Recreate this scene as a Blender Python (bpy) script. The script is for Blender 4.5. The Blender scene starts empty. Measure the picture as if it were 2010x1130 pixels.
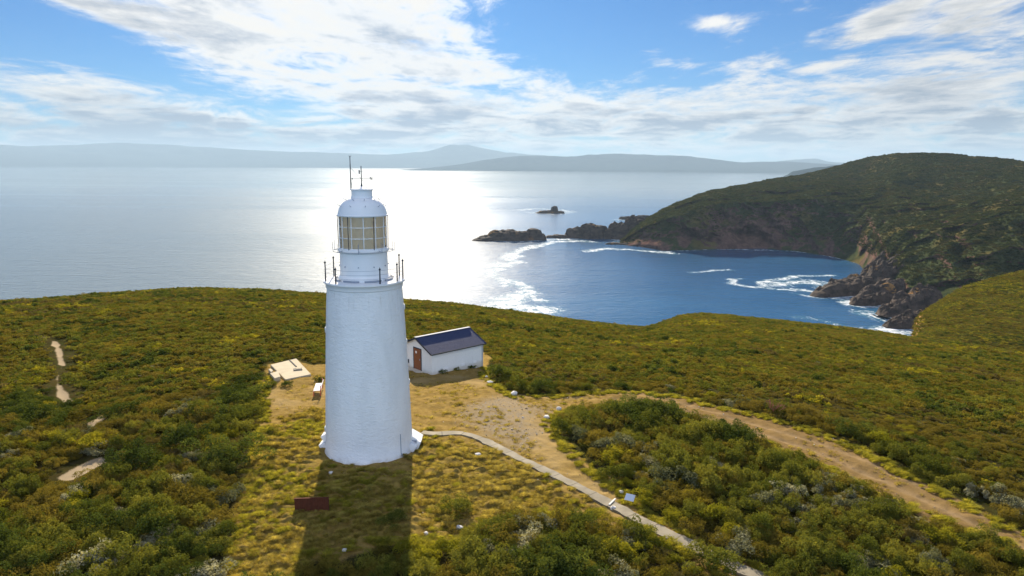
import bpy, bmesh, math, random
import numpy as np
from mathutils import Vector, Matrix, noise as mnoise

C = bpy.context.scene.collection
SC = bpy.context.scene
rad = math.radians
rng = np.random.default_rng(7)
random.seed(7)

# ------------------------------------------------------------------ camera
H = 18.1
F, CX, CY = 1358.0, 1005.0, 565.0
PITCH, ROLL = rad(10.03), rad(0.35)
fwd = np.array([0, math.cos(PITCH), -math.sin(PITCH)])
up0 = np.array([0, math.sin(PITCH), math.cos(PITCH)])
rt0 = np.array([1.0, 0, 0])
rgt = rt0 * math.cos(ROLL) + up0 * math.sin(ROLL)
upv = up0 * math.cos(ROLL) - rt0 * math.sin(ROLL)
cam = bpy.data.cameras.new('camera')
cam.sensor_width = 36
cam.lens = F / 2010 * 36
cam.clip_start = 0.5
cam.clip_end = 200000
co = bpy.data.objects.new('camera', cam)
C.objects.link(co)
bk = -fwd
co.matrix_world = Matrix(((rgt[0], upv[0], bk[0], 0), (rgt[1], upv[1], bk[1], 0),
                          (rgt[2], upv[2], bk[2], H), (0, 0, 0, 1)))
SC.camera = co

# ------------------------------------------------------------------ light and exposure
SUN_AZ, SUN_EL = rad(-8.5), rad(23.5)
sd = bpy.data.lights.new('sun', 'SUN')
sd.energy = 3.3
sd.angle = rad(0.55)
sd.color = (1.0, 0.88, 0.70)
so = bpy.data.objects.new('sun', sd)
C.objects.link(so)
sdir = Vector((math.sin(SUN_AZ) * math.cos(SUN_EL), math.cos(SUN_AZ) * math.cos(SUN_EL), math.sin(SUN_EL)))
so.rotation_euler = sdir.to_track_quat('Z', 'Y').to_euler()
SC.view_settings.view_transform = 'Standard'
SC.view_settings.look = 'None'
SC.view_settings.exposure = 2.10
SC.view_settings.gamma = 1.0
SC.cycles.use_denoising = True
SC.cycles.max_bounces = 6
SC.cycles.diffuse_bounces = 3
SC.cycles.glossy_bounces = 3
SC.cycles.transmission_bounces = 4
SC.cycles.transparent_max_bounces = 6
SC.cycles.volume_bounces = 0
SC.cycles.sample_clamp_direct = 0.225
SC.cycles.sample_clamp_indirect = 2


class NT:
    """small helper for building node trees"""
    def __init__(self, nt):
        self.nt = nt

    def n(self, t, **kw):
        x = self.nt.nodes.new(t)
        for k, v in kw.items():
            setattr(x, k, v)
        return x

    def link(self, a, b):
        self.nt.links.new(a, b)

    def put(self, sock, v):
        if isinstance(v, bpy.types.NodeSocket):
            self.link(v, sock)
        else:
            sock.default_value = v

    def m(self, op, a, b=None, c=None, clamp=False):
        x = self.n('ShaderNodeMath', operation=op, use_clamp=clamp)
        self.put(x.inputs[0], a)
        if b is not None:
            self.put(x.inputs[1], b)
        if c is not None:
            self.put(x.inputs[2], c)
        return x.outputs[0]

    def vm(self, op, a, b=None):
        x = self.n('ShaderNodeVectorMath', operation=op)
        self.put(x.inputs[0], a)
        if b is not None:
            self.put(x.inputs[1], b)
        return x.outputs[0]

    def noise(self, vec, scale, detail=4.0, rough=0.55, dist=0.0):
        x = self.n('ShaderNodeTexNoise')
        if vec is not None:
            self.link(vec, x.inputs['Vector'])
        x.inputs['Scale'].default_value = scale
        x.inputs['Detail'].default_value = detail
        x.inputs['Roughness'].default_value = rough
        x.inputs['Distortion'].default_value = dist
        return x.outputs['Fac']

    def ss(self, v, a, b, lo=0.0, hi=1.0):
        x = self.n('ShaderNodeMapRange', interpolation_type='SMOOTHSTEP')
        self.put(x.inputs[0], v)
        self.put(x.inputs[1], a)
        self.put(x.inputs[2], b)
        self.put(x.inputs[3], lo)
        self.put(x.inputs[4], hi)
        return x.outputs[0]

    def mix(self, f, a, b):
        x = self.n('ShaderNodeMix', data_type='RGBA')
        self.put(x.inputs[0], f)
        self.put(x.inputs[6], a if isinstance(a, bpy.types.NodeSocket) else (*a, 1))
        self.put(x.inputs[7], b if isinstance(b, bpy.types.NodeSocket) else (*b, 1))
        return x.outputs[2]

    def map(self, vec, scale=(1, 1, 1), loc=(0, 0, 0), rot=(0, 0, 0)):
        x = self.n('ShaderNodeMapping')
        self.link(vec, x.inputs[0])
        x.inputs[1].default_value = loc
        x.inputs[2].default_value = rot
        x.inputs[3].default_value = scale
        return x.outputs[0]

    def ramp(self, f, stops):
        x = self.n('ShaderNodeValToRGB')
        self.put(x.inputs[0], f)
        e = x.color_ramp.elements
        while len(e) < len(stops):
            e.new(0.5)
        for i, (p, c) in enumerate(stops):
            e[i].position = p
            e[i].color = (*c, 1)
        return x.outputs[0]


# ------------------------------------------------------------------ sky: Nishita + procedural cloud cover
def build_world():
    w = bpy.data.worlds.new('World')
    SC.world = w
    w.use_nodes = True
    nt = w.node_tree
    nt.nodes.clear()
    N = NT(nt)
    sky = N.n('ShaderNodeTexSky', sky_type='NISHITA')
    sky.sun_disc = False
    sky.sun_elevation = SUN_EL
    sky.sun_rotation = SUN_AZ
    sky.altitude = 100
    sky.air_density = 1.0
    sky.dust_density = 0.15
    sky.ozone_density = 4.0
    tc = N.n('ShaderNodeTexCoord')
    d = tc.outputs['Generated']
    sep = N.n('ShaderNodeSeparateXYZ')
    N.link(d, sep.inputs[0])
    x, y, z = sep.outputs
    az = N.m('MULTIPLY', N.m('ARCTAN2', x, y), 180 / math.pi)
    el = N.m('MULTIPLY', N.m('ARCSINE', z), 180 / math.pi)
    zz = N.m('ADD', N.m('MAXIMUM', z, 0.0), 0.045)
    cb = N.n('ShaderNodeCombineXYZ')
    N.link(N.m('DIVIDE', x, zz), cb.inputs[0])
    N.link(N.m('DIVIDE', y, zz), cb.inputs[1])
    p = cb.outputs[0]
    wob = N.noise(N.map(p, (0.5, 0.2, 1), (3, 1, 0)), 1.0, 3)
    azw = N.m('ADD', az, N.m('MULTIPLY', N.m('SUBTRACT', wob, 0.5), 10.0))
    elw = N.m('ADD', el, N.m('MULTIPLY', N.m('SUBTRACT', N.noise(N.map(p, (0.6, 0.3, 1), (9, 4, 0)), 1.0, 4), 0.5), 3.2))

    def blob(a, e, sa, se, rot, amp):
        c, s = math.cos(rad(rot)), math.sin(rad(rot))
        da = N.m('SUBTRACT', azw, a)
        de = N.m('SUBTRACT', elw, e)
        u = N.m('ADD', N.m('MULTIPLY', da, c / sa), N.m('MULTIPLY', de, s / sa))
        v = N.m('SUBTRACT', N.m('MULTIPLY', de, c / se), N.m('MULTIPLY', da, s / se))
        q = N.m('ADD', N.m('MULTIPLY', u, u), N.m('MULTIPLY', v, v))
        return N.m('MULTIPLY', N.m('EXPONENT', N.m('MULTIPLY', q, -1.0)), amp)

    blobs = CLOUD_BLOBS
    cov = None
    for b in blobs:
        t = blob(*b)
        cov = t if cov is None else N.m('ADD', cov, t)
    hi = N.ss(el, 15.0, 24.0, 0.0, 0.02)
    # unseen cloud added behind the view to light the tower's shaded front
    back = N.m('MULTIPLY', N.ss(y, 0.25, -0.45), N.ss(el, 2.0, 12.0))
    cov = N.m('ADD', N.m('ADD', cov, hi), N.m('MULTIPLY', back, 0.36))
    cbl = N.n('ShaderNodeCombineXYZ')
    N.link(N.m('MULTIPLY', az, 0.075), cbl.inputs[0])
    N.link(N.m('MULTIPLY', el, 0.30), cbl.inputs[1])
    pl = cbl.outputs[0]
    lowb = N.ss(el, 6.5, 3.0)

    def field(q, ql):
        hi_ = N.m('ADD', N.m('MULTIPLY', N.m('SUBTRACT', N.noise(N.map(q, (0.62, 0.50, 1)), 1.5, 12, 0.66, 0.7), 0.5), 2.5),
                  N.m('MULTIPLY', N.m('SUBTRACT', N.noise(N.map(q, (1.6, 0.7, 1), (5, 2, 0), (0, 0, 0.5)), 3.2, 9, 0.70, 0.5), 0.5), 1.5))
        lo_ = N.m('MULTIPLY', N.m('SUBTRACT', N.noise(N.map(ql, (1, 1, 1), (2, 7, 0)), 2.7, 12, 0.68, 0.5), 0.5), 3.4)
        mx_ = N.n('ShaderNodeMix', data_type='FLOAT')
        N.put(mx_.inputs[0], lowb)
        N.put(mx_.inputs[2], hi_)
        N.put(mx_.inputs[3], lo_)
        return mx_.outputs[0]
    f0 = field(p, pl)
    sc = N.vm('SCALE', p)
    sc.node.inputs['Scale'].default_value = 0.93
    f1 = field(sc, N.vm('ADD', pl, (0.012, 0.10, 0)))
    dens = N.m('ADD', f0, N.m('SUBTRACT', N.m('MINIMUM', cov, 0.85), 0.04))
    alpha = N.ss(dens, 0.04, 0.86)
    # parts with more cloud between them and the sun are greyer
    shade = N.m('MULTIPLY', N.m('SUBTRACT', f1, f0), 0.8)
    puff = N.noise(N.map(p, (0.8, 0.55, 1), (1, 8, 0)), 1.3, 9, 0.6, 0.5)
    thick = N.m('MULTIPLY', N.ss(N.m('ADD', dens, N.m('MULTIPLY', N.m('SUBTRACT', puff, 0.5), 2.6)), 0.58, 1.30), 1.0)
    greyb = N.m('ADD', N.m('ADD', N.m('MULTIPLY', thick, 0.75), shade), N.m('MULTIPLY', N.m('MULTIPLY', lowb, N.ss(dens, 0.45, 1.05)), 0.42))
    bank = N.m('ADD', blob(-30, 2.2, 17, 1.6, -3, 0.75), blob(-8, 3.6, 8, 0.8, 4, 0.35))
    greyb = N.m('ADD', greyb, N.m('MULTIPLY', bank, N.m('ADD', 0.75, N.m('MULTIPLY', f0, -1.2))))
    grey = N.m('MULTIPLY', greyb, 1.0, clamp=True)
    # sunlight scattered forward through the cloud
    dot = N.n('ShaderNodeVectorMath', operation='DOT_PRODUCT')
    N.link(d, dot.inputs[0])
    dot.inputs[1].default_value = tuple(sdir)
    g = N.m('POWER', N.m('MAXIMUM', dot.outputs['Value'], 0.0), 14.0)
    bright = N.m('ADD', N.m('ADD', CLOUD_B, N.m('MULTIPLY', g, CLOUD_G)), N.m('MULTIPLY', back, 4.0))  # the added rear cloud gets extra brightness
    ccol = N.mix(grey, (1.0, 0.975, 0.92), (0.32, 0.385, 0.48))
    ccol = N.vm('SCALE', ccol)
    N.put(ccol.node.inputs['Scale'], bright)
    skc = N.vm('MULTIPLY', sky.outputs[0], SKY_TINT)
    sks = N.vm('SCALE', skc)
    N.put(sks.node.inputs['Scale'], N.m('MULTIPLY', N.m('ADD', 1.0, N.m('MULTIPLY', N.ss(y, 0.2, -0.5), 2.0)), SKY_S))  # sky behind the view strengthened as added fill for the shaded tower
    fade = N.ss(el, -1.0, 1.0)
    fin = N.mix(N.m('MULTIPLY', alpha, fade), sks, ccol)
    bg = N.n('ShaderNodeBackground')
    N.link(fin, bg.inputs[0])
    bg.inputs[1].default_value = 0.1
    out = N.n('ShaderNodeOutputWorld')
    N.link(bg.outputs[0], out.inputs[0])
    w.cycles.sampling_method = 'MANUAL'
    w.cycles.sample_map_resolution = 1024


SKY_TINT = (0.36, 0.80, 1.25)
SKY_S = 0.165
CLOUD_B, CLOUD_G = 2.0, 1.7
# azimuth, elevation, half widths, tilt (degrees), amount
CLOUD_BLOBS = [
    (-21, 10.8, 13, 4.0, -8, 0.85),
    (-9.5, 9.6, 6.5, 3.6, -6, 0.75),
    (-4.5, 13.2, 6.5, 1.6, 8, 0.6),
    (-3, 7.5, 5.5, 1.0, 4, 0.6),
    (-32.5, 11.3, 8, 0.9, -16, 0.55),
    (-32.5, 8.0, 7, 1.5, -14, -0.75),
    (-30, 4.6, 10, 1.5, -8, 0.75),
    (-30, 2.0, 17, 1.6, -3, 0.75),
    (-14, 5.6, 10, 1.2, -8, 0.55),
    (-6, 3.2, 12, 1.9, 2, 0.68),
    (3, 5.6, 6, 1.3, 6, 0.5),
    (14, 5.2, 9, 1.3, 7, 0.5),
    (19.5, 8.0, 3.6, 0.8, 14, 0.6),
    (16, 3.2, 17, 1.7, 2, 0.6),
    (32, 7.6, 9, 4.6, 22, 0.75),
    (30, 2.8, 14, 1.7, 0, 0.6),
    (12.5, 8.4, 2.8, 0.8, -14, 0.75),
    (15.8, 11.0, 1.9, 0.5, 0, 0.7),
    (27, 9.9, 3.6, 0.9, 24, 0.6),
    (24, 7.6, 2.2, 0.4, 8, 0.6),
    (23.5, 12.8, 3, 0.6, 5, 0.5),
    (5, 11, 8, 3.0, -8, -0.6),
    (20, 10.2, 6, 1.6, 20, -0.3),
    (0, 0.5, 70, 1.5, 0, 0.40),
]
build_world()

# ------------------------------------------------------------------ small tools
def ray(px, py):
    return fwd + rgt * ((px - CX) / F) - upv * ((py - CY) / F)


def pix_z(px, py, z=0.0):
    d = ray(px, py)
    return d * ((z - H) / d[2]) + np.array([0, 0, H])


def pix_r(px, py, r):
    d = ray(px, py)
    return d * (r / math.hypot(d[0], d[1])) + np.array([0, 0, H])


def _hash(ix, iy, iz, seed):
    h = (ix * 374761393 + iy * 668265263 + iz * 2147483647 + seed * 1274126177) & 0xFFFFFFFF
    h = ((h ^ (h >> 13)) * 1274126177) & 0xFFFFFFFF
    h = ((h ^ (h >> 15)) * 2246822519) & 0xFFFFFFFF
    return ((h ^ (h >> 16)) & 0xFFFFFF).astype(np.float64) / 0xFFFFFF


def vnoise(x, y, seed=0, z=None):
    x = np.asarray(x, float)
    y = np.asarray(y, float)
    z = np.zeros_like(x) if z is None else np.asarray(z, float)
    ix, iy, iz = (np.floor(a).astype(np.int64) for a in (x, y, z))
    fx, fy, fz = x - ix, y - iy, z - iz
    fx, fy, fz = (a * a * (3 - 2 * a) for a in (fx, fy, fz))
    r = 0
    for dx in (0, 1):
        for dy in (0, 1):
            for dz in (0, 1):
                wgt = (fx if dx else 1 - fx) * (fy if dy else 1 - fy) * (fz if dz else 1 - fz)
                r = r + wgt * _hash(ix + dx, iy + dy, iz + dz, seed)
    return r


def fbm(x, y, seed=0, octv=4, z=None, gain=0.5):
    s, a, t = 0, 1.0, 0.0
    f = 1.0
    for o in range(octv):
        s = s + a * (vnoise(x * f, y * f, seed + o * 17, None if z is None else z * f) - 0.5)
        t += a
        a *= gain
        f *= 2.03
    return s / t * 2


def sstep(v, a, b):
    t = np.clip((v - a) / (b - a), 0, 1)
    return t * t * (3 - 2 * t)


def mesh_np(name, verts, faces, mat=None, parent=None, smooth=True, attrs=None, link=True):
    """verts (n,3), faces (m,k) arrays -> one mesh object"""
    verts = np.asarray(verts, np.float32)
    faces = np.asarray(faces, np.int32)
    me = bpy.data.meshes.new(name)
    me.vertices.add(len(verts))
    me.vertices.foreach_set('co', verts.ravel())
    k = faces.shape[1]
    me.loops.add(faces.size)
    me.loops.foreach_set('vertex_index', faces.ravel())
    me.polygons.add(len(faces))
    me.polygons.foreach_set('loop_start', np.arange(0, faces.size, k, dtype=np.int32))
    me.polygons.foreach_set('loop_total', np.full(len(faces), k, np.int32))
    me.polygons.foreach_set('use_smooth', np.full(len(faces), smooth))
    me.update(calc_edges=True)
    me.validate()
    for nm, arr in (attrs or {}).items():
        arr = np.asarray(arr, np.float32)
        if arr.ndim == 2:
            a = me.attributes.new(nm, 'FLOAT_COLOR', 'POINT')
            a.data.foreach_set('color', arr.ravel())
        else:
            a = me.attributes.new(nm, 'FLOAT', 'POINT')
            a.data.foreach_set('value', arr)
    if mat:
        me.materials.append(mat)
    o = bpy.data.objects.new(name, me)
    if link:
        C.objects.link(o)
    if parent:
        o.parent = parent
    return o


def grid_faces(nr, nc):
    i = np.arange(nr * nc).reshape(nr, nc)
    return np.stack([i[:-1, :-1], i[:-1, 1:], i[1:, 1:], i[1:, :-1]], -1).reshape(-1, 4)


class MB:
    """collects shapes in one bmesh"""
    def __init__(self):
        self.b = bmesh.new()

    def box(self, c, s, rz=0.0, rx=0.0, ry=0.0, bev=0.0):
        r = bmesh.ops.create_cube(self.b, size=1.0)
        M = Matrix.Translation(c) @ Matrix.Rotation(rz, 4, 'Z') @ Matrix.Rotation(ry, 4, 'Y') @ Matrix.Rotation(rx, 4, 'X') @ Matrix.Diagonal((*s, 1))
        bmesh.ops.transform(self.b, matrix=M, verts=r['verts'])
        if bev:
            es = list({e for v in r['verts'] for e in v.link_edges})
            bmesh.ops.bevel(self.b, geom=es, offset=bev, segments=2, affect='EDGES', profile=0.6)
        return self

    def tube(self, a, b, r0, r1=None, seg=8):
        a, b = Vector(a), Vector(b)
        r1 = r0 if r1 is None else r1
        v = b - a
        r = bmesh.ops.create_cone(self.b, cap_ends=True, segments=seg, radius1=r0, radius2=r1, depth=v.length)
        M = Matrix.Translation((a + b) / 2) @ v.to_track_quat('Z', 'Y').to_matrix().to_4x4()
        bmesh.ops.transform(self.b, matrix=M, verts=r['verts'])
        return self

    def ball(self, c, r, sub=2, s=(1, 1, 1)):
        q = bmesh.ops.create_icosphere(self.b, subdivisions=sub, radius=r)
        bmesh.ops.transform(self.b, matrix=Matrix.Translation(c) @ Matrix.Diagonal((*s, 1)), verts=q['verts'])
        return self

    def lathe(self, prof, seg=96, a0=0.0, a1=2 * math.pi, c=(0, 0)):
        full = abs(a1 - a0 - 2 * math.pi) < 1e-6
        n = seg if full else seg + 1
        rings = []
        for (r, z) in prof:
            rings.append([self.b.verts.new((c[0] + r * math.cos(a0 + (a1 - a0) * i / seg), c[1] + r * math.sin(a0 + (a1 - a0) * i / seg), z)) for i in range(n)])
        for A, B in zip(rings, rings[1:]):
            for i in range(seg):
                j = (i + 1) % n
                self.b.faces.new((A[i], A[j], B[j], B[i]))
        return self

    def quad(self, *pts):
        self.b.faces.new([self.b.verts.new(p) for p in pts])
        return self

    def prism(self, poly, z0, z1):
        lo = [self.b.verts.new((x, y, z0)) for x, y in poly]
        hi = [self.b.verts.new((x, y, z1)) for x, y in poly]
        self.b.faces.new(lo[::-1])
        self.b.faces.new(hi)
        for i in range(len(poly)):
            j = (i + 1) % len(poly)
            self.b.faces.new((lo[i], lo[j], hi[j], hi[i]))
        return self

    def build(self, name, mat, parent=None, smooth=False, angle=None):
        bmesh.ops.recalc_face_normals(self.b, faces=self.b.faces[:])
        me = bpy.data.meshes.new(name)
        self.b.to_mesh(me)
        self.b.free()
        if smooth:
            me.shade_smooth()
            if angle:
                me.set_sharp_from_angle(angle=angle)
        me.materials.append(mat)
        o = bpy.data.objects.new(name, me)
        C.objects.link(o)
        if parent:
            o.parent = parent
        return o


def tag(o, label=None, cat=None, group=None, kind=None):
    if label:
        o['label'] = label
    if cat:
        o['category'] = cat
    if group:
        o['group'] = group
    if kind:
        o['kind'] = kind
    return o


def thing(name, loc, label, cat, rz=0.0, group=None):
    o = bpy.data.objects.new(name, None)
    o.empty_display_size = 0.3
    C.objects.link(o)
    o.location = loc
    o.rotation_euler = (0, 0, rz)
    return tag(o, label, cat, group)


def mat(name):
    m = bpy.data.materials.new(name)
    m.use_nodes = True
    nt = m.node_tree
    b = nt.nodes['Principled BSDF']
    b.inputs['Specular IOR Level'].default_value = 0.25
    return m, NT(nt), b


def simple(name, col, rough=0.6, metal=0.0, var=0.12, scale=6.0, bump=0.0, bscale=40.0, spec=0.3):
    m, N, b = mat(name)
    tc = N.n('ShaderNodeTexCoord').outputs['Object']
    f = N.noise(tc, scale, 5)
    c1 = tuple(x * (1 - var) for x in col)
    c2 = tuple(min(1, x * (1 + var)) for x in col)
    N.link(N.mix(f, c1, c2), b.inputs['Base Color'])
    b.inputs['Roughness'].default_value = rough
    b.inputs['Metallic'].default_value = metal
    b.inputs['Specular IOR Level'].default_value = spec
    if bump:
        bp = N.n('ShaderNodeBump')
        bp.inputs['Strength'].default_value = bump
        bp.inputs['Distance'].default_value = 0.02
        N.link(N.noise(tc, bscale, 5), bp.inputs['Height'])
        N.link(bp.outputs[0], b.inputs['Normal'])
    return m


# ------------------------------------------------------------------ the headland we stand on
SEA = -100.0
RIM = [(-700, 600, 165), (-300, 597, 165), (0, 592, 165), (150, 584, 165), (310, 571, 170), (400, 568, 175), (500, 570, 180), (640, 578, 185), (800, 590, 185),
       (900, 598, 190), (1000, 611, 195), (1100, 626, 200), (1200, 638, 205), (1262, 645, 212), (1290, 638, 222), (1340, 621, 235),
       (1380, 616, 240), (1450, 622, 240), (1600, 637, 232), (1700, 650, 225), (1765, 660, 220), (1850, 671, 212), (1930, 682, 206),
       (2010, 694, 202), (2200, 720, 195), (2700, 760, 190)]
_az, _td, _R = [], [], []
for (px, py, R) in RIM:
    d = ray(px, py)
    _az.append(math.atan2(d[0], d[1]))
    _td.append(-d[2] / math.hypot(d[0], d[1]))
    _R.append(R)


def ground_z(x, y, bumps=True):
    x = np.asarray(x, float)
    y = np.asarray(y, float)
    r = np.hypot(x, y)
    az = np.arctan2(x, y)
    td = np.interp(az, _az, _td)
    R = np.interp(az, _az, _R)
    r0 = 56.0
    zR = H - R * td
    L = R - r0
    m1 = -td
    m0 = 2 * zR / L - m1
    s = 7.0 * np.log1p(np.exp(np.clip((r - r0) / 7.0, -40, 40)))       # soft start of the slope
    z = m0 * s + 0.5 * (m1 - m0) / L * s * s
    q = np.maximum(s - L, 0)
    z = np.where(q > 0, zR + m1 * q - 0.0042 * q * q, z)
    if bumps:
        a = sstep(r, 58, 100)
        z = z + fbm(x / 9, y / 9, 3, 3) * (0.10 + 0.35 * a) + fbm(x / 2.3, y / 2.3, 5, 3) * 0.07
    return np.maximum(z, SEA - 25)


def pixg(px, py, bumps=False):
    """where the line of sight through (px, py) meets the ground"""
    d = ray(px, py)
    hd = math.hypot(d[0], d[1])
    u, v, t = d[0] / hd, d[1] / hd, d[2] / hd
    rr = np.arange(15, 330, 0.05)
    zz = ground_z(u * rr, v * rr, bumps)
    k = int(np.argmax(zz >= H + t * rr))
    r = rr[k]
    return np.array([u * r, v * r, zz[k]])


def mound(x, y):
    return np.maximum(0, fbm(x / 0.55, y / 0.34, 23, 2) + 0.10) * 0.24


def poly_g(pts):
    return np.array([pixg(*p)[:2] for p in pts])


def signed_dist(P, poly, closed=True):
    """distance to polygon edges; negative inside when closed"""
    x, y = P[:, 0], P[:, 1]
    dmin = np.full(len(P), 1e9)
    ins = np.zeros(len(P), bool)
    n = len(poly)
    for i in range(n if closed else n - 1):
        a, b = poly[i], poly[(i + 1) % n]
        e = b - a
        L2 = max(e @ e, 1e-9)
        t = np.clip(((x - a[0]) * e[0] + (y - a[1]) * e[1]) / L2, 0, 1)
        dmin = np.minimum(dmin, np.hypot(x - a[0] - t * e[0], y - a[1] - t * e[1]))
        if closed:
            c = (a[1] > y) != (b[1] > y)
            with np.errstate(divide='ignore', invalid='ignore'):
                xi = (b[0] - a[0]) * (y - a[1]) / (b[1] - a[1]) + a[0]
            ins ^= c & (x < xi)
    return np.where(ins, -dmin, dmin) if closed else dmin


CLEAR = poly_g([(508, 748), (503, 800), (503, 860), (485, 920), (470, 960), (462, 1010), (455, 1060), (440, 1129), (380, 1180), (560, 1180), (590, 1129), (610, 1100), (660, 1105), (700, 1088), (760, 1070), (825, 1068), (850, 1072), (905, 1066), (930, 1040), (985, 1025), (1040, 1020), (1100, 1010), (1150, 1010), (1205, 1038), (1250, 1046), (1300, 1068), (1345, 1090), (1390, 1120), (1420, 1160), (1580, 1180), (1480, 1110), (1400, 1078), (1340, 1045), (1290, 1015), (1245, 985), (1195, 940), (1140, 895), (1100, 858), (1085, 833), (1095, 820), (1130, 807), (1200, 802), (1260, 802), (1320, 813), (1400, 840), (1450, 860), (1520, 885), (1600, 917), (1680, 957), (1760, 995), (1850, 1030), (1930, 1060), (2010, 1095), (2150, 1164), (2200, 1125), (2010, 1045), (1950, 1010), (1900, 985), (1800, 935), (1700, 885), (1600, 845), (1500, 815), (1420, 800), (1340, 780), (1250, 768), (1150, 770), (1080, 775), (1010, 775), (965, 752), (955, 725), (962, 700), (950, 690), (810, 690), (770, 712), (640, 716), (612, 716), (580, 706), (528, 714), (520, 742)])
SANDY = [poly_g([(112, 938), (150, 916), (200, 895), (203, 908), (150, 940), (120, 944)]),
         poly_g([(100, 668), (113, 668), (124, 690), (127, 716), (114, 714), (110, 690)]),
         poly_g([(110, 758), (121, 757), (140, 787), (130, 792), (112, 778)]),
         poly_g([(175, 830), (200, 815), (204, 822), (180, 838)])]
TUSSOCK = [poly_g([(503, 860), (640, 790), (640, 1000), (575, 1180), (380, 1180), (455, 1060), (485, 920)]),
           poly_g([(812, 850), (860, 862), (960, 880), (1010, 910), (1090, 950), (1150, 985), (1050, 1000), (940, 1030), (830, 1050), (816, 960)]),
           poly_g([(640, 930), (818, 930), (822, 1060), (600, 1080)])]
GRAVEL = poly_g([(905, 835), (930, 790), (1000, 780), (1060, 800), (1055, 845), (1030, 880), (960, 858)])
TRACK = poly_g([(40, 645), (70, 655), (100, 668), (118, 690), (122, 715), (112, 745), (116, 770), (136, 788)])
WORN = poly_g([(700, 760), (900, 742), (1000, 770), (1100, 778), (1250, 778), (1400, 815), (1600, 875), (1800, 960), (2010, 1062)])
WORN2 = poly_g([(1000, 790), (1060, 850), (1100, 900), (1180, 960), (1240, 1000)])
WORN3 = poly_g([(515, 770), (560, 790), (630, 790), (640, 760)])


def clear_d(P):
    d = signed_dist(P, CLEAR)
    for s in SANDY:
        d = np.minimum(d, signed_dist(P, s))
    return d


def build_ground():
    az = np.linspace(rad(-54), rad(54), 1050)
    rs = [8.0]
    while rs[-1] < 430:
        r = rs[-1]
        rs.append(r + (1.0 if r < 26 else 0.105 if r < 62 else r * 0.0045 if r < 260 else r * 0.02))
    rs = np.array(rs)
    A, Rr = np.meshgrid(az, rs)
    x, y = (Rr * np.sin(A)).ravel(), (Rr * np.cos(A)).ravel()
    z = ground_z(x, y)
    P = np.stack([x, y], 1)
    near = np.hypot(x, y) < 95
    D = np.full(len(x), 20.0)
    D[near] = signed_dist(P[near], CLEAR)
    wob = fbm(x / 1.6, y / 1.6, 11, 3) * 0.7
    mask = np.zeros((len(x), 4), np.float32)
    mask[:, 0] = sstep(-(D + wob * 0.6), -0.5, 0.5)
    tu = np.zeros(len(x))
    for t in TUSSOCK:
        v = np.full(len(x), 20.0)
        v[near] = signed_dist(P[near], t)
        tu = np.maximum(tu, sstep(-(v + wob * 1.6), -1.2, 1.2))
    wd = np.full(len(x), 20.0)
    for wl, ww in ((WORN, 1.0), (WORN2, 1.3), (WORN3, 1.2)):
        wd[near] = np.minimum(wd[near], signed_dist(P[near], wl, False) / ww)
    tu = tu * (1 - 0.7 * sstep(-(wd + wob), -1.4, -0.4))
    mask[:, 1] = tu
    v = np.full(len(x), 20.0)
    v[near] = signed_dist(P[near], GRAVEL)
    mask[:, 2] = sstep(-(v + wob * 2.0), -1.5, 1.5)
    sd_ = np.full(len(x), 20.0)
    nr2 = np.hypot(x, y) < 150
    for s in SANDY:
        sd_[nr2] = np.minimum(sd_[nr2], signed_dist(P[nr2], s))
    sd_[nr2] = np.minimum(sd_[nr2], signed_dist(P[nr2], TRACK, False) - 0.02)
    mask[:, 3] = sstep(-(sd_ + wob * 0.35), -0.35, 0.35)
    z = z - 0.06 * mask[:, 3] + mask[:, 1] * mask[:, 0] * mound(x, y) + 0.10 * mask[:, 0] * fbm(x / 0.9, y / 0.9, 31, 3) * (1 - mask[:, 2])
    w1 = np.full(len(x), 20.0)
    w1[near] = signed_dist(P[near], WORN, False)
    rut = np.exp(-((np.abs(w1 + wob * 0.25) - 0.75) / 0.30) ** 2) * sstep(x, 4, 9)
    worn = np.where(x > 6, rut, sstep(-(wd + wob), -1.6, -0.3))
    z = z - 0.05 * rut
    return mesh_np('ground', np.stack([x, y, z], 1), grid_faces(len(rs), len(az))[:, ::-1], ground_mat(), attrs={'mask': mask, 'worn': worn})


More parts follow.
